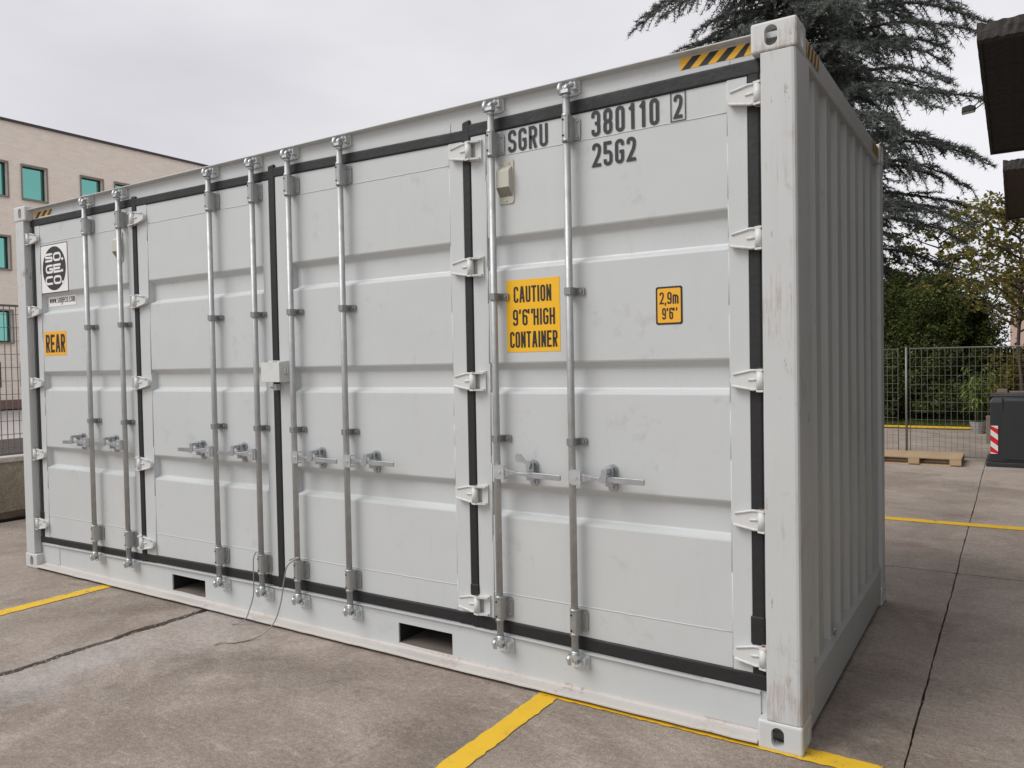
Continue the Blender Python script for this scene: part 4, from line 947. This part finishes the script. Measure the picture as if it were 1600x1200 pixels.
# cedar: drooping flat sprays of needle tufts
cd = thing('cedar_tree', 'tall blue grey cedar tree with drooping branches behind the container', 'tree', (1.55, 20.0, 0))
tk = MB().tube([(0, 0, -.1), (.05, 0, 3), (-.05, .1, 8), (.05, 0, 13), (0, 0, 19)], [.42, .36, .27, .16, .03], 12); tk.build('trunk', M['bark'], cd)
lb_ = MB(); base_pts = []; base_dirs = []
rc = random.Random(21); nl = 285
for i in range(nl):
    z = 2.6 + 16.0 * (i / nl) ** 1.0 + rc.uniform(-.15, .15); az = i * 2.39996 + rc.uniform(-.35, .35)
    Lh = 6.3 * max(.06, 1 - (z - 3) / 19.0) ** .6 * rc.uniform(.45, 1.06)
    if z < 7.5: Lh *= .60 + .075 * (z - 2.6)
    rise = rc.uniform(.0, .42); dx, dy = math.cos(az), math.sin(az)
    pts = []
    for k in range(9):
        t = k / 8; pts.append(Vector((dx * Lh * t, dy * Lh * t, z + Lh * (rise * t - (rise + .16) * t ** 2.4) + rc.uniform(-.03, .03))))
    lb_.tube(pts, [.055 * (1 - .9 * k / 8) * (.5 + Lh / 8) + .006 for k in range(9)], 5)
    nb = int(Lh / .132)
    for j in range(nb):
        t = .14 + .86 * (j + rc.random() * .6) / nb; q = t * 8; a = min(7, int(q)); p = pts[a].lerp(pts[a + 1], q - a)
        side = 1 if j % 2 else -1; ang = az + side * rc.uniform(.45, 1.15); ln = (.30 + .95 * (1 - t) * min(1, Lh / 3.5)) * rc.uniform(.6, 1.25)
        droop = rc.uniform(.25, 1.15); up = rc.uniform(-.05, .18); prev = p; m = max(3, int(ln / .14)); sp = [p]
        for k in range(1, m + 1):
            s_ = k / m; sp.append(p + Vector((math.cos(ang) * ln * s_, math.sin(ang) * ln * s_, ln * (up * s_ - droop * s_ * s_))))
        lb_.tube(sp, [.010 * (1 - .7 * k / m) + .003 for k in range(m + 1)], 3)
        for k in range(m):
            for e in range(4):
                f_ = (e + rc.random()) / 4; base_pts.append(sp[k].lerp(sp[k + 1], f_)); base_dirs.append((sp[k + 1] - sp[k]).normalized())
    for k in range(3, 8):
        for e in range(5): base_pts.append(pts[k].lerp(pts[k + 1], e / 5)); base_dirs.append((pts[k + 1] - pts[k]).normalized())
tag(lb_.build('branches', M['bark'], cd), kind='stuff')
BP = np.array([tuple(p) for p in base_pts]); BD = np.array([tuple(p) for p in base_dirs]); K = 6
BP = np.repeat(BP, K, 0); BD = np.repeat(BD, K, 0); n = len(BP)
d = BD * .55 + rng.normal(size=(n, 3)) * np.array([.75, .75, .55]) + np.array([0, 0, .12]); d /= np.linalg.norm(d, axis=1)[:, None]
s = np.cross(d, rng.normal(size=(n, 3))); s /= np.linalg.norm(s, axis=1)[:, None]; ln = rng.uniform(.08, .18, n)[:, None]; wd = rng.uniform(.012, .024, n)[:, None]
BP = BP + rng.normal(size=(n, 3)) * .012
V = np.stack([BP - s * wd * .6, BP + s * wd * .6, BP + d * ln], 1).reshape(-1, 3)
# islands per tuft: join the K triangles of a tuft through a shared base vertex so colour varies tuft by tuft
print('cedar needles', n)
npmesh('crown', V, np.arange(3 * n).reshape(-1, 3), M['needles'], cd)

def bush(name, label, loc, blobs, n, leaf, m, stems=5, cat='shrub'):
    t_ = thing(name, label, cat, loc); st = MB(); r = random.Random(len(label))
    for k in range(stems): 
        b_ = r.choice(blobs); st.tube([(r.uniform(-.3, .3), r.uniform(-.2, .2), -.05), (b_[0] * .4, b_[1] * .4, b_[2] * .5), (b_[0], b_[1], b_[2])], [.06, .04, .015], 6)
    st.build('stem', M['bark'], t_)
    wts = np.array([b[3] ** 2 for b in blobs]); wts = wts / wts.sum(); idx = rng.choice(len(blobs), n, p=wts); B = np.array(blobs)[idx]
    v = rng.normal(size=(n, 3)); v /= np.linalg.norm(v, axis=1)[:, None]
    rad = 1 - .42 * rng.random(n) ** 2.0
    lump = 1 + .13 * np.sin(v[:, 0] * 9 + B[:, 0] * 5) * np.sin(v[:, 1] * 8 + B[:, 1] * 3) + .10 * np.sin(v[:, 2] * 11 + B[:, 2] * 7)
    pos = B[:, :3] + v * (B[:, 3] * rad * lump)[:, None]; pos = pos[pos[:, 2] > -.02]
    Vv, Ff = crown_leaves(len(pos), pos, leaf, .35, .8, .55); npmesh('crown', Vv, Ff, m, t_); return t_
rb = random.Random(12); blobs = []
for k in range(330):
    a = rb.uniform(0, 6.28); e = math.asin(rb.random() ** .8); q = rb.uniform(.82, 1.04)
    blobs.append((1.95 * math.cos(a) * math.cos(e) ** .8 * q, 1.6 * math.sin(a) * math.cos(e) ** .8 * q, .25 + 3.25 * math.sin(e) * q, rb.uniform(.17, .34)))
for k in range(16): blobs.append((rb.uniform(-1.2, 1.2), rb.uniform(-.8, .8), rb.uniform(.5, 2.4), .7))
bush('evergreen_shrub', 'large rounded dark green shrub behind the mesh fence, right of the container', (4.75, 18.6, 0), blobs, 190000, .06, M['shrub'], 8)
blobs = [(rb.uniform(-6, 6), rb.uniform(-.5, .5), rb.uniform(.2, 1.5), rb.uniform(.5, .8)) for k in range(60)]
bush('dark_hedge', 'dark low hedge behind the large rounded shrub', (1.5, 23.5, 0), blobs, 40000, .11, M['shrub'], 10, 'hedge')
blobs = [(rb.uniform(-.9, 1.1), rb.uniform(-.3, .3), rb.uniform(.2, 1.5), rb.uniform(.25, .45)) for k in range(26)]
bush('brown_leaved_shrub', 'brownish green shrub behind the recycling bin at the right edge', (7.3, 16.9, 0), blobs, 9000, .09, M['autumn'], 6)

def sparse_tree(name, label, loc, h, spread, n_limb, seed, leaf=.10, lean=0):
    t_ = thing(name, label, 'tree', loc); r = random.Random(seed); tr = MB(); lf = []
    tr.tube([(0, 0, -.05), (.05, .02, h * .18), (-.03, 0, h * .36), (.03 + lean * .4, .03, h * .62), (lean, 0, h * .95)], [.045, .038, .032, .022, .006], 8); tr.build('trunk', M['bark'], t_)
    br_ = MB()
    for i in range(n_limb):
        z = h * (.42 + .54 * i / n_limb); az = i * 2.4 + r.uniform(-.4, .4); ln = spread * (1.05 - .55 * i / n_limb) * r.uniform(.6, 1.1); x0 = lean * (z / h)
        pts = [Vector((x0 + math.cos(az) * ln * t, math.sin(az) * ln * t, z + ln * (.55 * t - .15 * t * t) + r.uniform(-.04, .04))) for t in (0, .25, .5, .75, 1)]
        br_.tube(pts, [.022, .017, .012, .008, .004], 5)
        for j in range(13):
            t = r.uniform(.15, 1); q = t * 4; a = min(3, int(q)); p = pts[a].lerp(pts[a + 1], q - a); ang = az + r.uniform(-1.3, 1.3); l2 = r.uniform(.2, .55)
            e = p + Vector((math.cos(ang) * l2, math.sin(ang) * l2, r.uniform(-.1, .35) * l2 * 2)); br_.tube([p, p.lerp(e, .5) + Vector((0, 0, .03)), e], [.006, .004, .002], 3)
            for k in range(7): lf.append(tuple(p.lerp(e, r.uniform(.15, 1)) + Vector((r.gauss(0, .035), r.gauss(0, .035), r.gauss(0, .03)))))
    tag(br_.build('branches', M['bark'], t_), kind='stuff')
    Vv, Ff = crown_leaves(len(lf), np.array(lf), leaf, .35, .7, .6); npmesh('crown', Vv, Ff, M['autumn'], t_)
sparse_tree('young_autumn_tree', 'sparse young tree with yellowing leaves behind the fence, left of the timber canopy', (6.85, 15.6, 0), 4.75, 1.75, 34, 5, .10)
sparse_tree('young_autumn_tree', 'browner leafy tree at the right edge, partly behind the brown canopy', (7.45, 17.8, 0), 4.6, 1.7, 36, 9, .11)
sparse_tree('young_autumn_tree', 'low yellow green tree between the cedar and the timber canopy', (5.0, 21.5, 0), 5.2, 2.0, 30, 14, .12)

# far pink house
hs = thing('pink_house', 'pink rendered house glimpsed beyond the autumn trees', 'house', (12.2, 40, 0))
MB().box(-5.6, 6, 0, 8, 0, 5.0).build('wall', M['pink'], hs); MB().prism([(-6, 5.0), (6.4, 5.0), (6.0, 5.3), (.2, 6.6), (-5.6, 5.3)], -.4, 8.4).build('roof', M['roofgrey'], hs)
for x in (-4.9, -2.9, -.9, 1.1):
    for z in (.9, 3.1): f_ = MB().box(x, x + .95, -.03, .05, z, z + 1.25).build('window', M['frame'], hs); MB().box(x + .08, x + .87, -.036, -.031, z + .08, z + 1.17).build('pane', M['teal'], f_)

# unseen building added to block sky from the container end; two timber canopies
wh = thing('added_warehouse', 'unseen dark building added on the right to shade the container end, carrying the timber canopies', 'building', (8.6, 4, 0))
MB().box(0, 12, -6, 16, 0, 8.0).build('wall', M['whwall'], wh); MB().box(-.08, 12.08, -6.08, 16.08, 8.0, 8.2).build('roof', M['roofgrey'], wh)
for y in (-4.5, .5, 5.0, 10.0):
    dr = MB().box(-.05, 0.0, y - .1, y + 3.3, 0, 3.5).build('door', M['frame'], wh); MB().box(-.07, -.051, y, y + 3.2, 0, 3.4).build('roller_panel', M['whdoor'], dr)
def canopy(label, x0, y0, y1, z, mt, n):
    c = thing('timber_canopy', label, 'canopy', (x0, y0, z), 'timber canopies on the warehouse')
    Lx = 8.6 - x0 - .003; wd = (y1 - y0 - .10) / n; r = random.Random(n)
    pk_ = MB().box(0, Lx, .001, wd - .001, 0, .03).mesh('plank', mt)
    for k in range(n): place(pk_, 'plank', c, (r.uniform(-.003, .003), .08 + wd * k, r.uniform(-.001, .001)))
    fb = MB(); ns = 60; rings = []
    for k in range(ns + 1):
        x = Lx * k / ns; j = lambda a: r.uniform(-a, a); rings.append([(x, -.01 + j(.008), -.02 + j(.012)), (x, -.012 + j(.010), .05 + j(.01)), (x, .0 + j(.01), .115 + j(.012)), (x, .075, .12), (x, .075, -.02)])
    m_ = 5; fb.add([p for q in rings for p in q], [(k * m_ + i, k * m_ + (i + 1) % m_, (k + 1) * m_ + (i + 1) % m_, (k + 1) * m_ + i) for k in range(ns) for i in range(m_)] + [tuple(range(m_)), tuple(range(ns * m_, ns * m_ + m_))])
    fb.build('fascia', M['fascia'], c)
    MB().box(.02, Lx, .08, y1 - y0, .034, .12).build('roof_deck', M['fascia'], c)
    MB().box(.0, .03, .08, y1 - y0, -.012, .12).build('edge_board', mt, c)
    MB().box(0, Lx, y1 - y0 - .02, y1 - y0 + .03, -.02, .12).build('rear_fascia', M['fascia'], c)
    return c
canopy('nearer black boarded canopy at the upper right, with the floodlight on its edge', 6.515, 4.0, 8.1, 4.03, M['canopywood'], 28)
canopy('farther brown boarded canopy at the right edge, behind the black one', 6.635, 9.0, 13.4, 3.99, M['canopybrown'], 28)
fl_ = thing('floodlight', 'small black floodlight on two arms fixed to the edge of the black canopy', 'lamp', (6.37, 6.0, 4.03))
MB().prism([(-.055, -.03), (.06, -.02), (.07, .02), (.02, .04), (-.05, .025)], -.05, .05).build('housing', M['black'], fl_, .006)
MB().add([(-.05, -.045, -.031), (.055, -.045, -.0215), (.055, .045, -.0215), (-.05, .045, -.031)], [(0, 1, 2, 3)]).build('lens', M['refl'], fl_)
MB().tube([(.05, -.03, .02), (.10, -.02, .06), (.15, -.02, .085)], .006, 6).tube([(.055, .03, .0), (.11, .02, .035), (.15, .02, .06)], .006, 6).build('bracket_arm', M['black'], fl_)
